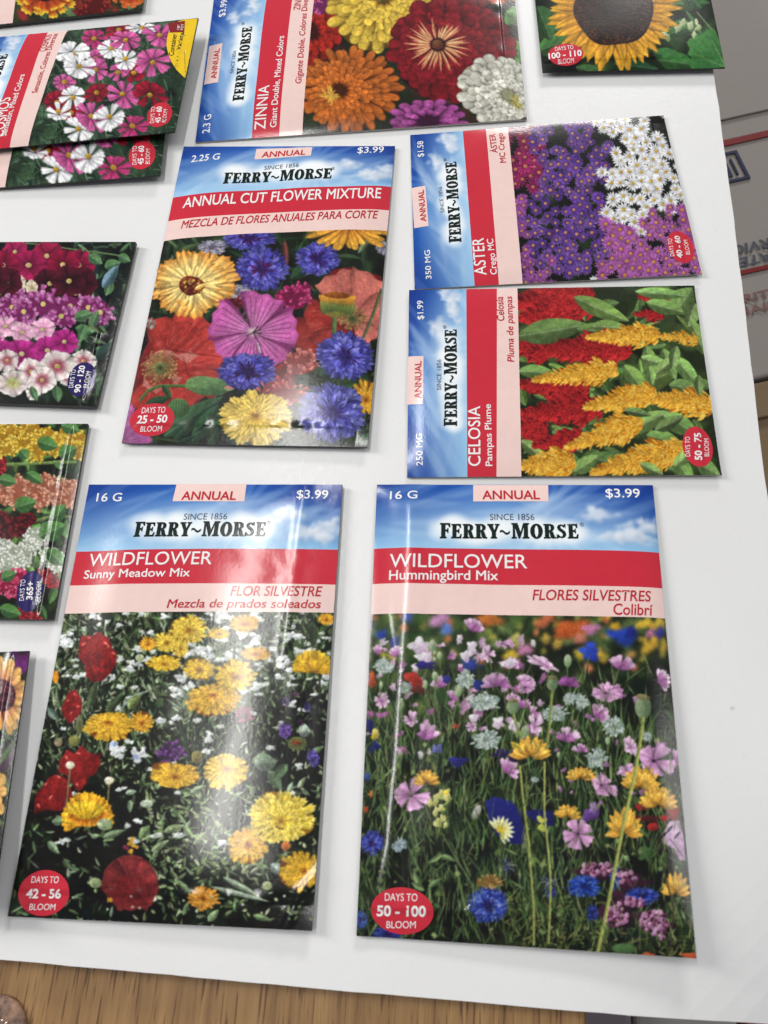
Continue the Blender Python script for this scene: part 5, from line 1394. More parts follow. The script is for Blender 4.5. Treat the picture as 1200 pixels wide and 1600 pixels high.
def dress(p, spec, ink, dens, seed):
    """print everything on one packet"""
    root = p.root
    p.body()
    (h0, h1), (r0, r1), (k0, k1) = spec['bands'] if 'uvbands' in spec else p.bands(*spec['bands'])
    # sky
    if 'brand' in spec:
        q = p.t2s(spec['brand'][:2])
        vb = (q[0, 1] + q[1, 1]) / 2
        hh = h0 if h0 else .17
        box = (q[0, 0] * 100, q[1, 0] * 100, vb * 18 / hh - 4.6, vb * 18 / hh - .4)
    else:
        box = (24, 74, 12, 16)
    si = sky_ink(box, seed)
    sky = p.grid('sky_header', [(0, 0), (1, 0), (1, h1), (0, h0)], 200, 44, 0, M['print'], root)
    a, b_ = np.meshgrid(np.linspace(0, 100, 201), np.linspace(0, 18, 45))
    col = lin(np.clip(si.sample(a.ravel(), b_.ravel()), 0, 255))
    at = sky.data.color_attributes.new('ink', 'FLOAT_COLOR', 'POINT')
    at.data.foreach_set('color', np.c_[col, np.ones(len(col))].astype(np.float32).ravel())
    band = p.grid('title_band', [(0, h0), (1, h1), (1, r1), (0, r0)], 70, 10, 0, M['red'], root)
    pink = p.grid('translation_band', [(0, r0), (1, r1), (1, k1), (0, k0)], 70, 8, 0, M['pink'], root)
    nu = int(dens[0]); nv = int(dens[1])
    p.grid('flower_picture', [(0, k0), (1, k1), (1, 1), (0, 1)], nu, nv, 0, M['print'], root, ink)
    T = p.text
    if 'brand' in spec:
        T('brand_lettering', None, *spec['brand'], M['black'], sky, brand=True)
        a, b_, h = spec['brand']
        d = (np.array(b_, float) - a) / np.hypot(*(np.array(b_, float) - a)); up = np.array([d[1], -d[0]])
        q0 = np.array(b_) + d * h * .06 + up * h * .78
        T('registered_mark', '®', q0, q0 + d * h * .26, h * .26, M['black'], sky)
    if 'since' in spec:
        T('founding_lettering', 'SINCE 1856', *spec['since'], M['grey'], sky)
    for key in ('weight', 'price'):
        if key in spec:
            T(key + '_lettering', spec[key][0], *spec[key][1:], M['white'], sky, bold=.008)
    if 'tab' in spec:
        tb = p.grid('season_tab', p.t2s(spec['tab']), 16, 5, .05, M['pink'], root)
        T('season_lettering', 'ANNUAL', *spec['annual'], M['redtext'], tb, off=.11, bold=.022)
    for st, a, b_, h, w in spec.get('title', ()):
        T('title_lettering', st, a, b_, h, M['white'], band, bold=w)
    for st, a, b_, h, sh in spec.get('trans', ()):
        T('translation_lettering', st, a, b_, h, M['redtext'], pink, bold=.012, shear=sh)
    if 'badge' in spec:
        (cx, cy), rx, ry, ink_m, lines = spec['badge']
        c = p.t2s([(cx, cy)])[0]
        d = np.array(lines[1][2], float) - lines[1][1]; d /= np.hypot(*d); up = np.array([d[1], -d[0]])
        e = p.t2s([(cx, cy) + d * rx, (cx, cy) + up * ry]) - c
        ru, rv = np.hypot(*e[0]), np.hypot(*e[1])
        ring = [(c[0] + ru * math.cos(t), c[1] + rv * math.sin(t)) for t in np.linspace(0, 2 * math.pi, 49)[:-1]]
        bd = p.shape('bloom_badge', [c] + ring, [(0, 1 + i, 1 + (i + 1) % 48) for i in range(48)], .06, M[ink_m], root)
        for i, (st, a, b_, h) in enumerate(lines):
            T('badge_lettering', st, a, b_, h, M['white'], bd, off=.12, bold=.03 if i == 1 else 0)
    return p

DAYS = lambda a, b_, h: ('DAYS TO', a, b_, h)
BLOOM = lambda a, b_, h: ('BLOOM', a, b_, h)
# ------------------------------------------------------------------ setting: board, table, floor, boxes
DEF_S = dict(uvbands=1, bands=[(.20, .20), (.30, .30), (.385, .385)])

SPEC = {}
SPEC['humm'] = dict(bands=[((584, 857), (1028, 864)), ((583, 912), (1032, 920)), ((582, 959), (1036, 967))],
    weight=('16 G', (609, 781), (652, 781), 13), price=('$3.99', (946, 781), (1000, 781), 17), tab=[(739, 758), (856, 758), (856, 785), (739, 785)], annual=((753, 782), (843, 782), 15),
    since=((765, 815), (834, 815), 10), brand=((687, 844), (903, 845), 25),
    title=[('WILDFLOWER', (609, 888), (823, 890.5), 21.5, .004), ('Hummingbird Mix', (608, 912), (778, 913.5), 20, .01)],
    trans=[('FLORES SILVESTRES', (831, 940), (1017, 942), 17, .18), ('Colibrí', (957, 963), (1020, 964), 18, .12)],
    badge=((629, 1422), 49, 37, 'red', [DAYS((602, 1406), (653, 1407), 12), ('50 - 100', (589, 1431), (666, 1432), 18), BLOOM((604, 1450), (650, 1450), 11.5)]))
SPEC['sunny'] = dict(bands=[((120.4, 862), (527, 859)), ((112.5, 915), (521, 914)), ((103.6, 959), (515.6, 958))],
    weight=('16 G', (150, 784), (190, 784), 13.5), price=('$3.99', (463, 782), (512, 782), 16), tab=[(276, 756), (385, 756), (382.6, 785), (271, 785)], annual=((284, 783), (369, 783), 14.5),
    since=((289, 815), (356, 814), 10), brand=((211, 842), (416, 841), 24.5),
    title=[('WILDFLOWER', (138, 886), (333, 885), 20.5, .004), ('Sunny Meadow Mix', (130, 909), (299, 908), 17.5, .01)],
    trans=[('FLOR SILVESTRE', (362, 934), (503, 933), 16, .16), ('Mezcla de prados soleados', (263, 957), (501, 956), 18, .14)],
    badge=((69.5, 1395), 41, 34.5, 'red', [DAYS((49, 1379.5), (93.5, 1379.5), 10.5), ('42 - 56', (39.5, 1404), (95.5, 1404), 15.8), BLOOM((45, 1422), (86, 1422), 10)]))
SPEC['annual'] = dict(bands=[((270, 309), (612, 292)), ((262, 346), (606, 329)), ((255, 377), (602, 361))],
    weight=('2.25 G', (298.5, 255), (343.5, 252.7), 11), price=('$3.99', (558, 243), (599, 241), 12.5), tab=[(401, 234), (488, 230.4), (486.5, 246.4), (398.4, 252)], annual=((409, 249), (477.5, 245), 10),
    since=((413.6, 269.5), (467.7, 265.5), 6.5), brand=((350, 293), (518.6, 284), 18),
    title=[('ANNUAL CUT FLOWER MIXTURE', (286, 328), (595, 312.6), 16.5, .012)], trans=[('MEZCLA DE FLORES ANUALES PARA CORTE', (283.6, 360.4), (590.3, 344), 12.5, .16)],
    badge=((238.5, 657), 35.5, 23.5, 'red', [DAYS((222, 647.5), (259.5, 647.5), 9), ('25 - 50', (214, 663), (262, 663), 12.5), BLOOM((219, 675), (253, 675), 8.5)]))
SPEC['aster'] = dict(bands=[((742, 448), (723, 200)), ((780, 446), (759, 197)), ((817, 443), (793, 194))],
    weight=('350 MG', (674.6, 436.5), (672, 392.3), 9), price=('$1.58', (663.8, 246), (662.9, 221), 11), tab=[(647.3, 357), (643, 294), (665, 292), (669.8, 355)], annual=((666.8, 347.6), (662.5, 298.3), 9.5),
    since=((695, 334.6), (690.6, 294.8), 6), brand=((721.8, 381), (713.6, 255.4), 19.5), title=[('ASTER', (760.8, 430.8), (756, 374.5), 19, .006), ('Crego MC', (780.3, 430), (773.8, 375.8), 13.5, .01)],
    trans=[('ÁSTER', (778, 241.5), (773.8, 209.9), 12.5, 0), ('MC Crego', (794, 256.7), (789, 209), 12.5, 0)],
    badge=((1063.2, 386.6), 24.5, 20.5, 'red', [DAYS((1053.3, 401.8), (1049, 375), 6.5), ('40 - 60', (1066.7, 404), (1062, 370), 9.5), BLOOM((1078.4, 397.5), (1074, 375), 6.5)]))
SPEC['celosia'] = dict(bands=[((731, 746), (729, 451)), ((777, 745), (777, 450)), ((816, 744), (809, 450))],
    weight=('250 MG', (661, 728), (660.3, 678), 10.5), price=('$1.99', (663.8, 500), (662.9, 470.3), 11.5), tab=[(635, 632), (638, 557), (662, 557), (661, 632)], annual=((659, 623.6), (659, 565), 11),
    since=((690, 611), (690, 563.4), 7), brand=((715.3, 667.4), (714.5, 516.6), 21), title=[('CELOSIA', (752, 729), (751, 636.6), 19.5, .006), ('Pampas Plume', (774, 729), (771, 633.6), 14, .01)],
    trans=[('Celosía', (789, 503.6), (786.8, 464.6), 12, .1), ('Pluma de pampas', (807.6, 567.7), (804, 463.8), 14, .12)],
    badge=((1090, 698.6), 30.5, 23.5, 'red', [DAYS((1078.4, 714), (1077.5, 684.3), 8), ('50 - 75', (1097.5, 719.4), (1095.3, 678), 12), BLOOM((1108.3, 713), (1107.4, 685.6), 7.5)]))
SPEC['zinnia'] = dict(bands=[((393, 220), (417.5, 0)), ((435.5, 218), (458, 0)), ((472, 212), (492, 0))],
    weight=('2.3 G', (328, 208.5), (331.5, 181), 12), price=('$3.99', (354, 28.5), (358, 1), 12), tab=[(319, 133), (327.5, 73), (349, 71.5), (342, 132.5)], annual=((339, 126), (345, 79), 9),
    since=((366.5, 120), (371, 85), 5.5), brand=((382.5, 162.5), (396.5, 48.5), 17), title=[('ZINNIA', (415, 204), (423, 140), 17, .006), ('Giant Double, Mixed Colors', (434, 201), (447.5, 64), 11.5, .01)],
    trans=[('ZINNIA', (470, 22.5), (474.5, -11), 10.5, .12), ('Gigante Doble, Colores Diversos', (475.5, 137.5), (487, -13.5), 12.5, .12)])
SPEC['cosmos'] = dict(bands=[((0, 172), (42.5, 56)), ((15, 227), (73.5, 51.5)), ((44, 223.5), (104, 48.5))], brand=((-22, 195), (15, 88), 16.5),
    title=[('COSMOS', (6, 216), (19, 156), 16, .006), ('Sensation, Mixed Colors', (12, 215), (42, 120), 10, .01)], trans=[('COSMOS', (72.5, 84), (81.5, 55), 10, 0), ('Sensación, Colores Diversos', (61, 149), (92, 53.5), 9.5, 0)],
    badge=((250, 181), 18.5, 16.5, 'red', [DAYS((241, 194), (244, 170), 6.2), ('45 - 60', (251, 193.5), (254.5, 169), 8.5), BLOOM((259.5, 192), (262.5, 172.5), 5.8)]))
SPEC['holly'] = dict(DEF_S, badge=((129, 594), 26.5, 19.5, 'navy', [DAYS((116, 607.5), (121, 580), 7), ('90 - 120', (126.5, 615), (135.5, 573.7), 9.5), BLOOM((138.5, 607.5), (144, 582.5), 7)]))
SPEC['double'] = dict(DEF_S, badge=((48.7, 924.5), 31.5, 19.5, 'navy', [DAYS((39, 939), (42.5, 907), 7.5), ('365+', (52.8, 938), (55.7, 910), 10.5), BLOOM((64, 940), (67.2, 910), 7.5)]))
SPEC['blanket'] = dict(DEF_S)
SPEC['gazania'] = dict(DEF_S)
SPEC['sunflower'] = dict(DEF_S, badge=((883.5, 87.5), 27.5, 15.5, 'red', [DAYS((867.5, 82.5), (896, 80.8), 6.3), ('100 - 110', (857.5, 94), (909, 91), 9), BLOOM((872.5, 101), (897, 99.5), 6)]))

def gauss(x, c, w):
    return np.exp(-((x - c) / w) ** 2)

PACK = {}
def packet(key, art, dens, seed, corners, trace, label, inkobj=None, spec=None, **kw):
    global RNG
    RNG = np.random.default_rng(seed)
    ink = inkobj if inkobj is not None else ART[art]()
    p = Packet(corners, trace, label, seed=seed, **kw)
    dress(p, spec or SPEC[key], ink, dens, seed)
    PACK[key] = (p, ink)
    return p

# --- white foam board (origin under the camera, top at z = 0)
BX1, BY0, BX0, BY1 = 0.1073, -0.0534, -0.66, 0.56
def board_z(x, y):
    d = np.clip((x - 0.03) / 0.08, 0, 1) * np.clip((0.02 - y) / 0.075, 0, 1)
    return -0.011 * d * d
nx, ny = 96, 80
gx, gy = np.meshgrid(np.linspace(BX0, BX1, nx + 1), np.linspace(BY0, BY1, ny + 1))
rr = np.random.default_rng(3)
ex, ey = gx.ravel().copy(), gy.ravel().copy()
onb = np.isclose(ey, BY0); ey[onb] += 0.00008 * np.sin(ex[onb] * 40) + rr.normal(0, .00005, onb.sum())
onr = np.isclose(ex, BX1); ex[onr] += .0003 * np.sin(ey[onr] * 30 + 1) + rr.normal(0, .0001, onr.sum())
zt = board_z(ex, ey)
n = len(ex)
V = np.r_[np.c_[ex, ey, zt], np.c_[ex, ey, zt - .0042]]
F = []
for r in range(ny):
    for c in range(nx):
        k = r * (nx + 1) + c
        F.append((k, k + 1, k + nx + 2, k + nx + 1)); F.append((n + k + nx + 1, n + k + nx + 2, n + k + 1, n + k))
ring = list(range(nx)) + [r * (nx + 1) + nx for r in range(ny)] + [ny * (nx + 1) + c for c in range(nx, 0, -1)] + [r * (nx + 1) for r in range(ny, 0, -1)]
for i, j in zip(ring, ring[1:] + ring[:1]):
    F.append((i, n + i, n + j, j))
m, nt, b = new_mat('white_board_paper')
tc = node(nt, 'ShaderNodeTexCoord')
n1 = node(nt, 'ShaderNodeTexNoise', Scale=14.0, Detail=5.0, Roughness=.6)
n2 = node(nt, 'ShaderNodeTexNoise', Scale=420.0, Detail=3.0)
n3 = node(nt, 'ShaderNodeTexNoise', Scale=95.0, Detail=1.0)                 # sparse specks of dirt
mp = node(nt, 'ShaderNodeMapping'); mp.inputs['Scale'].default_value = (1, 1, 1)
cr = node(nt, 'ShaderNodeValToRGB')
cr.color_ramp.elements[0].position = .35; cr.color_ramp.elements[0].color = (.765, .768, .772, 1)
cr.color_ramp.elements[1].position = .65; cr.color_ramp.elements[1].color = (.79, .795, .80, 1)
sp = node(nt, 'ShaderNodeValToRGB')
sp.color_ramp.elements[0].position = .795; sp.color_ramp.elements[0].color = (1, 1, 1, 1)
sp.color_ramp.elements[1].position = .83; sp.color_ramp.elements[1].color = (.35, .33, .31, 1)
mx = node(nt, 'ShaderNodeMix', data_type='RGBA', blend_type='MULTIPLY'); mx.inputs[0].default_value = 1
bp = node(nt, 'ShaderNodeBump', Strength=.14, Distance=.0003)
for a in (n1, n2, n3):
    nt.links.new(tc.outputs['Object'], a.inputs['Vector'])
nt.links.new(n1.outputs['Fac'], cr.inputs[0]); nt.links.new(n3.outputs['Fac'], sp.inputs[0])
nt.links.new(cr.outputs[0], mx.inputs[6]); nt.links.new(sp.outputs[0], mx.inputs[7])
nt.links.new(mx.outputs[2], b.inputs['Base Color'])
nt.links.new(n2.outputs['Fac'], bp.inputs['Height']); nt.links.new(bp.outputs['Normal'], b.inputs['Normal'])
n4 = node(nt, 'ShaderNodeTexNoise', Scale=1.0, Detail=4.0, Roughness=.7, Distortion=.6)
mp.inputs['Scale'].default_value = (900, 260, 1); mp.inputs['Rotation'].default_value = (0, 0, .5)
nt.links.new(tc.outputs['Object'], mp.inputs['Vector']); nt.links.new(mp.outputs[0], n4.inputs['Vector'])
mr = node(nt, 'ShaderNodeMapRange'); mr.inputs[1].default_value = .35; mr.inputs[2].default_value = .65; mr.inputs[3].default_value = .27; mr.inputs[4].default_value = .42
nt.links.new(n4.outputs['Fac'], mr.inputs[0]); nt.links.new(mr.outputs[0], b.inputs['Roughness'])
M['board'] = m
me = bpy.data.meshes.new('poster_board'); me.from_pydata(V.tolist(), [], F); me.update()
o = link('poster_board', me, M['board'])
tag(o, 'large white poster board lying on the wooden table under all the packets', 'poster board')

# --- wooden table
def wood_mat():
    m, nt, b = new_mat('oak_veneer')
    tc = node(nt, 'ShaderNodeTexCoord')
    def stretch(sx, sy, rot=0.0):
        mp = node(nt, 'ShaderNodeMapping'); mp.inputs['Scale'].default_value = (sx, sy, 1); mp.inputs['Rotation'].default_value = (0, 0, rot)
        nt.links.new(tc.outputs['Object'], mp.inputs['Vector'])
        return mp
    g1 = node(nt, 'ShaderNodeTexNoise', Scale=1.0, Detail=6.0, Roughness=.6, Distortion=.3)
    nt.links.new(stretch(300, 8).outputs[0], g1.inputs['Vector'])
    g2 = node(nt, 'ShaderNodeTexNoise', Scale=1.0, Detail=2.0, Roughness=.5)          # dark open pores
    nt.links.new(stretch(1150, 48).outputs[0], g2.inputs['Vector'])
    g3 = node(nt, 'ShaderNodeTexNoise', Scale=1.0, Detail=4.0)
    nt.links.new(stretch(14, 3).outputs[0], g3.inputs['Vector'])
    c1 = node(nt, 'ShaderNodeValToRGB')
    c1.color_ramp.elements[0].position = .3; c1.color_ramp.elements[0].color = (.235, .125, .046, 1)
    c1.color_ramp.elements[1].position = .7; c1.color_ramp.elements[1].color = (.41, .245, .10, 1)
    nt.links.new(g1.outputs['Fac'], c1.inputs[0])
    c2 = node(nt, 'ShaderNodeValToRGB')
    c2.color_ramp.elements[0].position = .365; c2.color_ramp.elements[0].color = (.42, .33, .26, 1)
    c2.color_ramp.elements[1].position = .435; c2.color_ramp.elements[1].color = (1, 1, 1, 1)
    nt.links.new(g2.outputs['Fac'], c2.inputs[0])
    c3 = node(nt, 'ShaderNodeValToRGB')
    c3.color_ramp.elements[0].color = (.8, .76, .72, 1); c3.color_ramp.elements[1].color = (1.1, 1.1, 1.1, 1)
    nt.links.new(g3.outputs['Fac'], c3.inputs[0])
    m1 = node(nt, 'ShaderNodeMix', data_type='RGBA', blend_type='MULTIPLY'); m1.inputs[0].default_value = 1
    m2 = node(nt, 'ShaderNodeMix', data_type='RGBA', blend_type='MULTIPLY'); m2.inputs[0].default_value = 1
    nt.links.new(c1.outputs[0], m1.inputs[6]); nt.links.new(c2.outputs[0], m1.inputs[7])
    nt.links.new(m1.outputs[2], m2.inputs[6]); nt.links.new(c3.outputs[0], m2.inputs[7])
    nt.links.new(m2.outputs[2], b.inputs['Base Color'])
    bp = node(nt, 'ShaderNodeBump', Strength=.3, Distance=.0004)
    nt.links.new(g2.outputs['Fac'], bp.inputs['Height']); nt.links.new(bp.outputs['Normal'], b.inputs['Normal'])
    b.inputs['Roughness'].default_value = .42
    return m
M['wood'] = wood_mat()

def box_bm(x0, x1, y0, y1, z0, z1, bevel=0.0):
    bm = bmesh.new()
    bmesh.ops.create_cube(bm, size=1.0)
    for v in bm.verts:
        v.co = ((x0 + x1) / 2 + v.co.x * (x1 - x0), (y0 + y1) / 2 + v.co.y * (y1 - y0), (z0 + z1) / 2 + v.co.z * (z1 - z0))
    if bevel:
        bmesh.ops.bevel(bm, geom=bm.edges[:], offset=bevel, segments=3, affect='EDGES', profile=.5)
    return bm

TZ = -0.0046
t = empty('wooden_table', (-.35, .15, -.76))
tag(t, 'oak veneer table showing along the lower edge of the white board', 'table')
def tpart(name, *a):
    o = bm_obj(name, box_bm(*a), M['wood'], t, False)
    o.matrix_parent_inverse = Matrix.Translation((.35, -.15, .76))
    return o
tpart('tabletop', -.80, .0400, -.30, .70, TZ - .028, TZ, .0015)
for x in (-.76, -.01):
    for y in (-.26, .66):
        tpart('leg', x - .025, x + .025, y - .025, y + .025, -.76, TZ - .028)

# --- floor of the room, the parcel boxes below the table's edge
m, nt, b = new_mat('carpet_tile')
tc = node(nt, 'ShaderNodeTexCoord'); nz = node(nt, 'ShaderNodeTexNoise', Scale=240.0, Detail=4.0)
cr = node(nt, 'ShaderNodeValToRGB')
cr.color_ramp.elements[0].color = (.030, .027, .030, 1); cr.color_ramp.elements[1].color = (.10, .09, .10, 1)
nt.links.new(tc.outputs['Object'], nz.inputs['Vector']); nt.links.new(nz.outputs['Fac'], cr.inputs[0]); nt.links.new(cr.outputs[0], b.inputs['Base Color'])
b.inputs['Roughness'].default_value = .95
bm = bmesh.new(); bmesh.ops.create_grid(bm, x_segments=1, y_segments=1, size=3.0)
for v in bm.verts:
    v.co.z = -.76
fl = bm_obj('floor', bm, m); fl['kind'] = 'structure'

def card_mat(name, rgb, amt=.12):
    m, nt, b = new_mat(name)
    c = np.array(rgb)
    tc = node(nt, 'ShaderNodeTexCoord'); nz = node(nt, 'ShaderNodeTexNoise', Scale=60.0, Detail=6.0, Roughness=.65)
    mp = node(nt, 'ShaderNodeMapping'); mp.inputs['Scale'].default_value = (1, 5, 1)
    mx = node(nt, 'ShaderNodeMix', data_type='RGBA')
    mx.inputs[6].default_value = (*(c * (1 - amt)), 1); mx.inputs[7].default_value = (*(c * (1 + amt)), 1)
    nt.links.new(tc.outputs['Object'], mp.inputs['Vector']); nt.links.new(mp.outputs[0], nz.inputs['Vector'])
    nt.links.new(nz.outputs['Fac'], mx.inputs[0]); nt.links.new(mx.outputs[2], b.inputs['Base Color'])
    b.inputs['Roughness'].default_value = .75
    return m
M['dimwhitecard'] = card_mat('dimmed_white_cardboard', (.29, .262, .242), .06)  # white card; the dim light below the board is put into its colour
M['kraft'] = card_mat('brown_cardboard', (.20, .135, .07))
M['boxblue'] = paper_ink('postal_blue', (18, 28, 66), .6, False)
M['boxred'] = paper_ink('postal_red', (120, 14, 16), .6, False)
M['boxred2'] = paper_ink('faded_red', (126, 88, 84), .6, False)
M['boxgrey'] = paper_ink('faded_blue', (74, 76, 88), .6, False)

PSI = math.radians(15)
pb = empty('postal_box', (0, 0, -.15), PSI)
tag(pb, 'white cardboard postal box with red stripes and blue printing, below the board on the right', 'cardboard box')
bm_obj('carton', box_bm(.10, .52, .193, .62, -.28, 0, .002), M['dimwhitecard'], pb)
bm_obj('top_flap', box_bm(.102, .518, .3875, .618, .0003, .0018, .0006), M['dimwhitecard'], pb)
def flat(name, x0, x1, y0, y1, mat, z=.0012):
    return bm_obj(name, box_bm(x0, x1, y0, y1, z - .0008, z), mat, pb)
flat('red_stripe', .101, .519, .3655, .3705, M['boxred'])
flat('red_stripe', .101, .519, .2642, .2672, M['boxred'])
bm = bmesh.new()
FX0, FX1, FY0, FY1, w = .240, .2795, .335, .360, .0022
for a in ((FX0, FX1, FY0, FY0 + w), (FX0, FX1, FY1 - w, FY1), (FX0, FX0 + w, FY0 + w, FY1 - w), (FX1 - w, FX1, FY0 + w, FY1 - w),
          (.258, .2615, FY0 + .005, FY1 - .005), (.2645, .2695, FY0 + .0045, FY1 - .0065), (.2722, .2736, FY0 + .005, FY1 - .006)):
    q = box_bm(*a, .0004, .0012)
    me = bpy.data.meshes.new('piece'); q.to_mesh(me); q.free(); bm.from_mesh(me); bpy.data.meshes.remove(me)
bm_obj('postal_emblem', bm, M['boxblue'], pb)
def box_text(name, st, x0, x1, y0, y1, mat, flip=False, bold=.02, shear=0.0):
    V, F = text_shape(st, bold, shear)
    V = V.copy()
    if flip:
        V = 1 - V
    bm = bmesh.new()
    vs = [bm.verts.new((x0 + (x1 - x0) * a, y0 + (y1 - y0) * c, .0012)) for a, c in V]
    for f in F:
        try:
            bm.faces.new([vs[i] for i in f])
        except ValueError:
            pass
    bmesh.ops.recalc_face_normals(bm, faces=bm.faces[:])
    if sum(f.normal.z for f in bm.faces) < 0:
        bmesh.ops.reverse_faces(bm, faces=bm.faces[:])
    bm_obj(name, bm, mat, pb)
box_text('postal_lettering', 'POSTAL SERVICE', .2400, .3300, .2790, .2865, M['boxgrey'], True, .03, .2)
box_text('postal_lettering', 'UNITED STATES', .2430, .3260, .2695, .2765, M['boxgrey'], True, .03, .2)
box_text('mail_lettering', 'PRIORITY', .2150, .2650, .2440, .2500, M['boxred2'], False, .02)
box_text('mail_lettering', 'MAIL', .2330, .2590, .2355, .2412, M['boxred2'], False, .02)

kb = empty('brown_box', (0, 0, -.153), PSI)
tag(kb, 'brown cardboard box just below the white postal box at the right edge', 'cardboard box')
bm_obj('carton', box_bm(.16, .46, .096, .1915, -.20, 0, .001), M['kraft'], kb)
bm_obj('top_flap', box_bm(.162, .458, .168, .190, .0004, .003, .0008), M['kraft'], kb)

M['tote'] = card_mat('grey_plastic', (.30, .26, .29), .05)
M['tote2'] = card_mat('pale_grey_plastic', (.46, .44, .43), .05)
tt = empty('storage_tote', (0, 0, -.30))
tag(tt, 'grey storage tote standing on the floor under the lower right corner of the board', 'storage tote')
bm_obj('lid', box_bm(.070, .112, -.30, .06, -.03, 0, .004), M['tote'], tt)
bm_obj('bin', box_bm(.1135, .176, -.30, .06, -.44, -.004, .004), M['tote2'], tt)
rb = empty('red_crate', (0, 0, -.32))
tag(rb, 'dark red crate beside the grey tote at the lower right corner', 'crate')
M['redp'] = card_mat('dark_red_plastic', (.30, .03, .03), .1)
bm_obj('crate_body', box_bm(.186, .42, -.32, .04, -.40, 0, .004), M['redp'], rb)
bm_obj('rim', box_bm(.183, .423, -.323, .043, .0004, .006, .002), M['redp'], rb)

# --- packets -----------------------------------------------------------------------------
packet('gazania', 'gazania', (240, 170), 11, [(-279.1, 357.2), (-286.1, 441.7), (-174.2, 450.8), (-167.8, 368.1)], [(-107, 50), (-62, -118), (245, -152), (222, 13)],
       'seed packet with yellow-tipped red daisies at the upper left edge, cut off by the photo', bulge=1.6, thick=1.4, lift=(1, 1, 1.5, 1.5), edge='darkedge')
cz, cink = None, None
packet('cosmos2', 'cosmos', (190, 150), 13, [(-252.6, 250.6), (-259.5, 333.5), (-146.4, 341.7), (-139.9, 258.5)], [(-84, 240), (-25, 60), (310, 28), (273, 206)],
       'cosmos seed packet tucked underneath the other cosmos packet', spec=SPEC['cosmos'], bulge=1.4, thick=.8, lift=(.3, .3, 2.5, 3.0), edge='darkedge')
packet('cosmos', 'cosmos', (240, 190), 13, [(-247.8, 274.5), (-248.6, 351.0), (-137.0, 359.4), (-137.2, 284.4)], [(-84, 240), (-25, 60), (310, 28), (273, 206)],
       'cosmos seed packet with a yellow container badge, lying on top of another cosmos packet', z0=.0042, bulge=1.6, thick=.7, lift=(.5, .5, 4.0, 3.0), edge='darkedge', inkobj=PACK['cosmos2'][1])
packet('zinnia', 'zinnia', (420, 300), 17, [(-126.3, 277.8), (-131.1, 375.6), (17.8, 384.4), (24.4, 286.6)], [(305, 222), (335, -8), (800, -48), (823, 186)],
       'large zinnia seed packet with big orange, yellow, crimson and white blooms along the top edge', bulge=2.6, thick=1.0, lift=(0, 0, .5, .5))
packet('sunflower', 'sunflower', (300, 230), 19, [(24.9, 425.9), (105.9, 428.4), (111.8, 314.2), (31.7, 315.1)], [(822, -136), (1079, -155), (1133, 105), (848, 112)],
       'sunflower seed packet overhanging the right edge of the board at the top', bulge=1.6, thick=.9, lift=(0, 0, 2.5, 2.0), edge='darkedge')
packet('aster', 'aster', (300, 330), 23, [(-21.4, 195.8), (-27.2, 278.9), (83.4, 286.7), (92.5, 202.5)], [(648, 452), (641, 211), (1037, 180), (1097, 428)],
       'aster seed packet with purple, magenta and white small daisies', bulge=1.2, thick=.6, lift=(.3, 0, .6, 1.2))
packet('celosia', 'celosia', (340, 340), 29, [(-20.4, 112.0), (-23.7, 195.4), (89.1, 197.0), (92.0, 115.5)], [(636, 746), (639, 453), (1085, 446), (1128, 742)],
       'celosia seed packet with feathery red and yellow plumes', z0=.0002, bulge=1.2, thick=.6, lift=(.2, .6, .3, 1.2))
packet('annual', 'annual', (430, 390), 31, [(-131.4, 275.3), (-33.7, 272.7), (-36.0, 124.3), (-132.7, 124.2)], [(287, 229), (617, 228), (574, 698), (190, 692)],
       'annual cut flower mixture packet with blue cornflowers, red poppies and a magenta star flower', folds=(([(.03, .40), (.025, .95)], .02, .15),), tuck=.16, bulge=2.1, thick=.9, lift=(0, .5, 2.0, 1.2), edge='darkedge')
packet('holly', 'holly', (330, 260), 37, [(-259.8, 142.6), (-256.9, 222.7), (-144.6, 221.3), (-146.4, 140.1)], [(-256, 622), (-160, 378), (212, 378), (150, 635)],
       'hollyhock packet with single crimson, maroon and white blooms and a navy 90 - 120 badge', folds=(([(.30, .90), (.42, .95)], .022, .2), ([(-.02, .955), (.2, .95)], .012, .15)), bulge=1.3, thick=1.8, lift=(0, 0, 1.2, 1.6), edge='darkedge')
packet('double', 'double', (360, 270), 41, [(-258.9, 50.4), (-261.9, 130.0), (-148.3, 132.3), (-145.3, 53.5)], [(-373, 962), (-278, 664), (137, 662), (82, 968)],
       'hollyhock packet with ruffled yellow, peach and white blooms and 365+ badge', folds=(([(-.02, .915), (.5, .925), (1.02, .93)], .016, .24),), bulge=1.3, thick=1.6, lift=(0, 0, 1.0, 1.4), edge='darkedge')
packet('blanket', 'blanket', (240, 260), 43, [(-254.0, -50.9), (-261.7, 32.7), (-151.6, 42.0), (-144.8, -41.0)], [(-520, 1440), (-410, 1036), (45, 1017), (-15, 1428)],
       'seed packet with a peach daisy curling up at the lower left edge of the photo', folds=(([(-.02, .93), (1.02, .945)], .018, .25),), bulge=1.6, thick=1.2, lift=(0, 0, 3, 9), edge='darkedge')
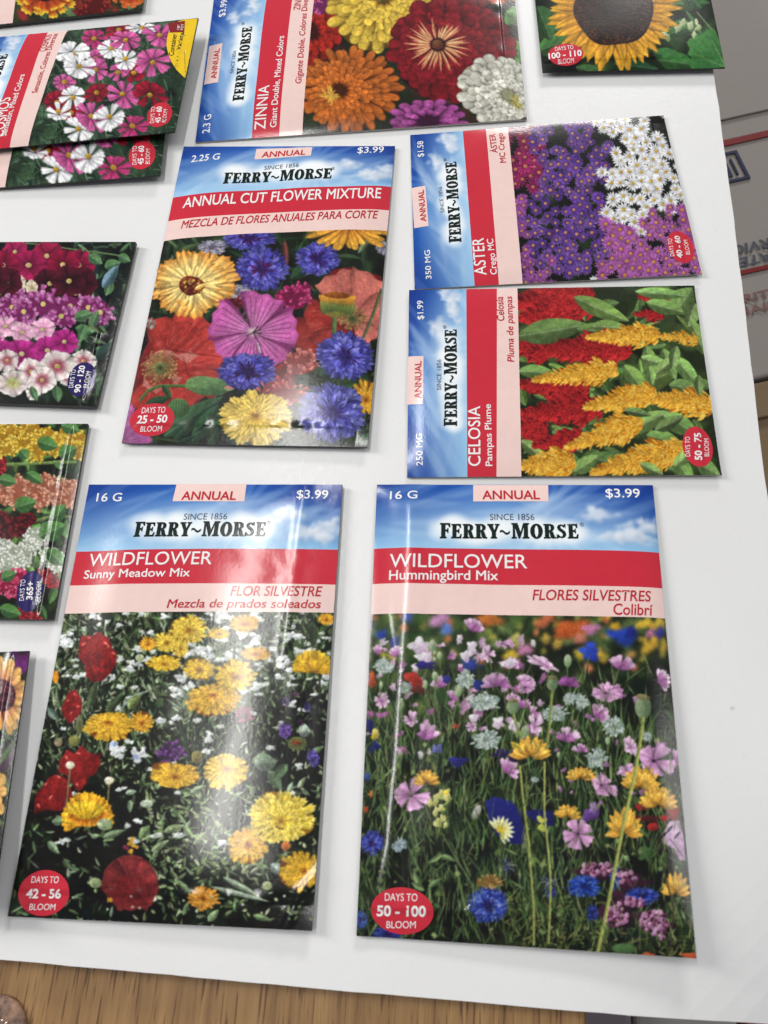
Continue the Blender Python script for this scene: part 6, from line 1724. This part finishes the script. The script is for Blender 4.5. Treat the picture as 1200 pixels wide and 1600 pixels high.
packet('sunny', 'sunny', (480, 500), 47, [(-142.4, 106.3), (-44.3, 108.6), (-42.0, -38.4), (-139.0, -41.3)], [(139, 757), (535, 757), (487, 1455), (12, 1432)],
       'wildflower seed packet with orange and yellow marigolds and red poppies, glare down its middle', tuck=.2, bulge=2.4, thick=1.0, lift=(.3, 1.2, 2.2, .8), edge='darkedge',
       prof=lambda u, v: (1 - ((u - .44) / .56) ** 2) * sst(-.02, .24, u) * (1 - np.abs(2 * v - 1) ** 6),
       folds=(([(.86, -.02), (.845, .25), (.835, .42)], .022, .2), ([(.90, 1.02), (.955, .93), (1.02, .88)], .016, .35)),
       ridges=((.62, .19, .78, .235, .02, .12), (.86, .40, .90, .62, .03, .12), (.78, .20, .83, .235, .012, .12), (.86, .19, .90, .21, .01, .1), (.74, .245, .80, .255, .012, -.1)))
packet('humm', 'humm', (520, 520), 53, [(-31.4, 108.9), (67.8, 111.0), (70.7, -37.4), (-28.3, -38.7)], [(589, 757), (1020, 758), (1088, 1498), (557, 1462)],
       'wildflower seed packet with pink campions, blue cornflowers and a tall poppy pod stalk', tuck=.12, bulge=2.0, thick=.9, lift=(.3, .2, 3.0, .5), edge='darkedge', prof=lambda u, v: (1 - np.abs(2 * u - 1) ** 9) * (1 - np.abs(2 * v - 1) ** 7),
       folds=(([(.135, .02), (.13, .30), (.12, .45), (.105, .65), (.085, .82), (.03, .97)], .040, .50),),
       ridges=((.05, .30, .085, .42, .012, .12), (.19, .26, .15, .38, .014, .12), (.88, .25, .93, .31, .012, .1), (.34, .93, .36, .96, .015, .3), (.44, .92, .45, .96, .012, .25)))

# yellow corner badge of the two cosmos packets
for key in ('cosmos2', 'cosmos'):
    p = PACK[key][0]
    pts = [(288, 76), (309, 29), (299, 122), (292, 121), (284, 117), (276, 110), (269, 100), (264, 88), (261, 75), (262, 62), (265, 50), (271, 40), (280, 33), (290, 30)]
    uv = np.clip(p.t2s(pts), .004, .996)
    bd = p.shape('container_badge', uv, [(0, i, i % 13 + 1) for i in range(1, 14)], .06, M['yellow'], p.root)
    pot = p.t2s([(262, 37), (289, 33), (288, 52), (266, 54), (264, 46)])
    p.shape('pot_emblem', pot, [(0, 1, 2, 3, 4)], .10, M['pot'], bd)
    p.text('badge_lettering', 'Container', (272.5, 90), (277.5, 55), 8, M['black'], bd, off=.10, bold=.015)
    p.text('badge_lettering', 'Variety', (284.5, 80), (289.5, 53), 8, M['black'], bd, off=.10, bold=.015)
    p.text('pot_lettering', '18"', (280.5, 48), (281.8, 39.5), 4, M['white'], bd, off=.15)
    p.text('pot_lettering', 'POT', (286.5, 48.5), (287.6, 38), 4, M['white'], bd, off=.15)

# --- beaded copper tag at the lower left
m, nt, b = new_mat('tarnished_copper')
tc = node(nt, 'ShaderNodeTexCoord'); nz = node(nt, 'ShaderNodeTexNoise', Scale=260.0, Detail=6.0, Roughness=.7)
cr = node(nt, 'ShaderNodeValToRGB')
cr.color_ramp.elements[0].position = .35; cr.color_ramp.elements[0].color = (.07, .05, .045, 1)
cr.color_ramp.elements[1].position = .68; cr.color_ramp.elements[1].color = (.40, .23, .15, 1)
nt.links.new(tc.outputs['Object'], nz.inputs['Vector']); nt.links.new(nz.outputs['Fac'], cr.inputs[0]); nt.links.new(cr.outputs[0], b.inputs['Base Color'])
b.inputs['Metallic'].default_value = .2; b.inputs['Roughness'].default_value = .62
bp = node(nt, 'ShaderNodeBump', Strength=.4, Distance=.0004); nt.links.new(nz.outputs['Fac'], bp.inputs['Height']); nt.links.new(bp.outputs['Normal'], b.inputs['Normal'])
M['copper'] = m
m, nt, b = new_mat('bright_bead'); b.inputs['Base Color'].default_value = (.75, .62, .55, 1); b.inputs['Metallic'].default_value = .9; b.inputs['Roughness'].default_value = .22
M['bead'] = m
ct = empty('beaded_tag', (-.1375, -.0778, TZ))
tag(ct, 'tarnished copper tag with a curved row of tiny bright beads on the oak', 'metal tag')
bm = bmesh.new()
prof = [(1.0, 0.0), (1.02, .0008), (1.0, .0016), (.93, .0021), (.80, .0022), (.4, .0024), (0.0, .0025)]
N = 48; rings = []
for f, z in prof[:-1]:
    rings.append([bm.verts.new((.0107 * f * math.cos(a), .0142 * f * math.sin(a) * (1 if math.sin(a) > 0 else 1.2), z)) for a in np.linspace(0, 2 * math.pi, N + 1)[:-1]])
top = bm.verts.new((0, 0, prof[-1][1]))
for A, B in zip(rings[:-1], rings[1:]):
    for i in range(N):
        bm.faces.new((A[i], A[(i + 1) % N], B[(i + 1) % N], B[i]))
for i in range(N):
    bm.faces.new((rings[-1][i], rings[-1][(i + 1) % N], top))
pl = bm_obj('plate', bm, M['copper'], ct, True)
bead = None
for i in range(9):
    a = math.radians(40 + i * 12.5)
    if bead is None:
        bm = bmesh.new(); bmesh.ops.create_uvsphere(bm, u_segments=14, v_segments=10, radius=.00058)
        bead = bm_obj('bead', bm, M['bead'], ct, True); o = bead
    else:
        o = bead.copy(); COL.objects.link(o); o.parent = ct
    o.location = (-.0010 + .0075 * math.cos(a), .0036 + .0050 * math.sin(a), .0026)
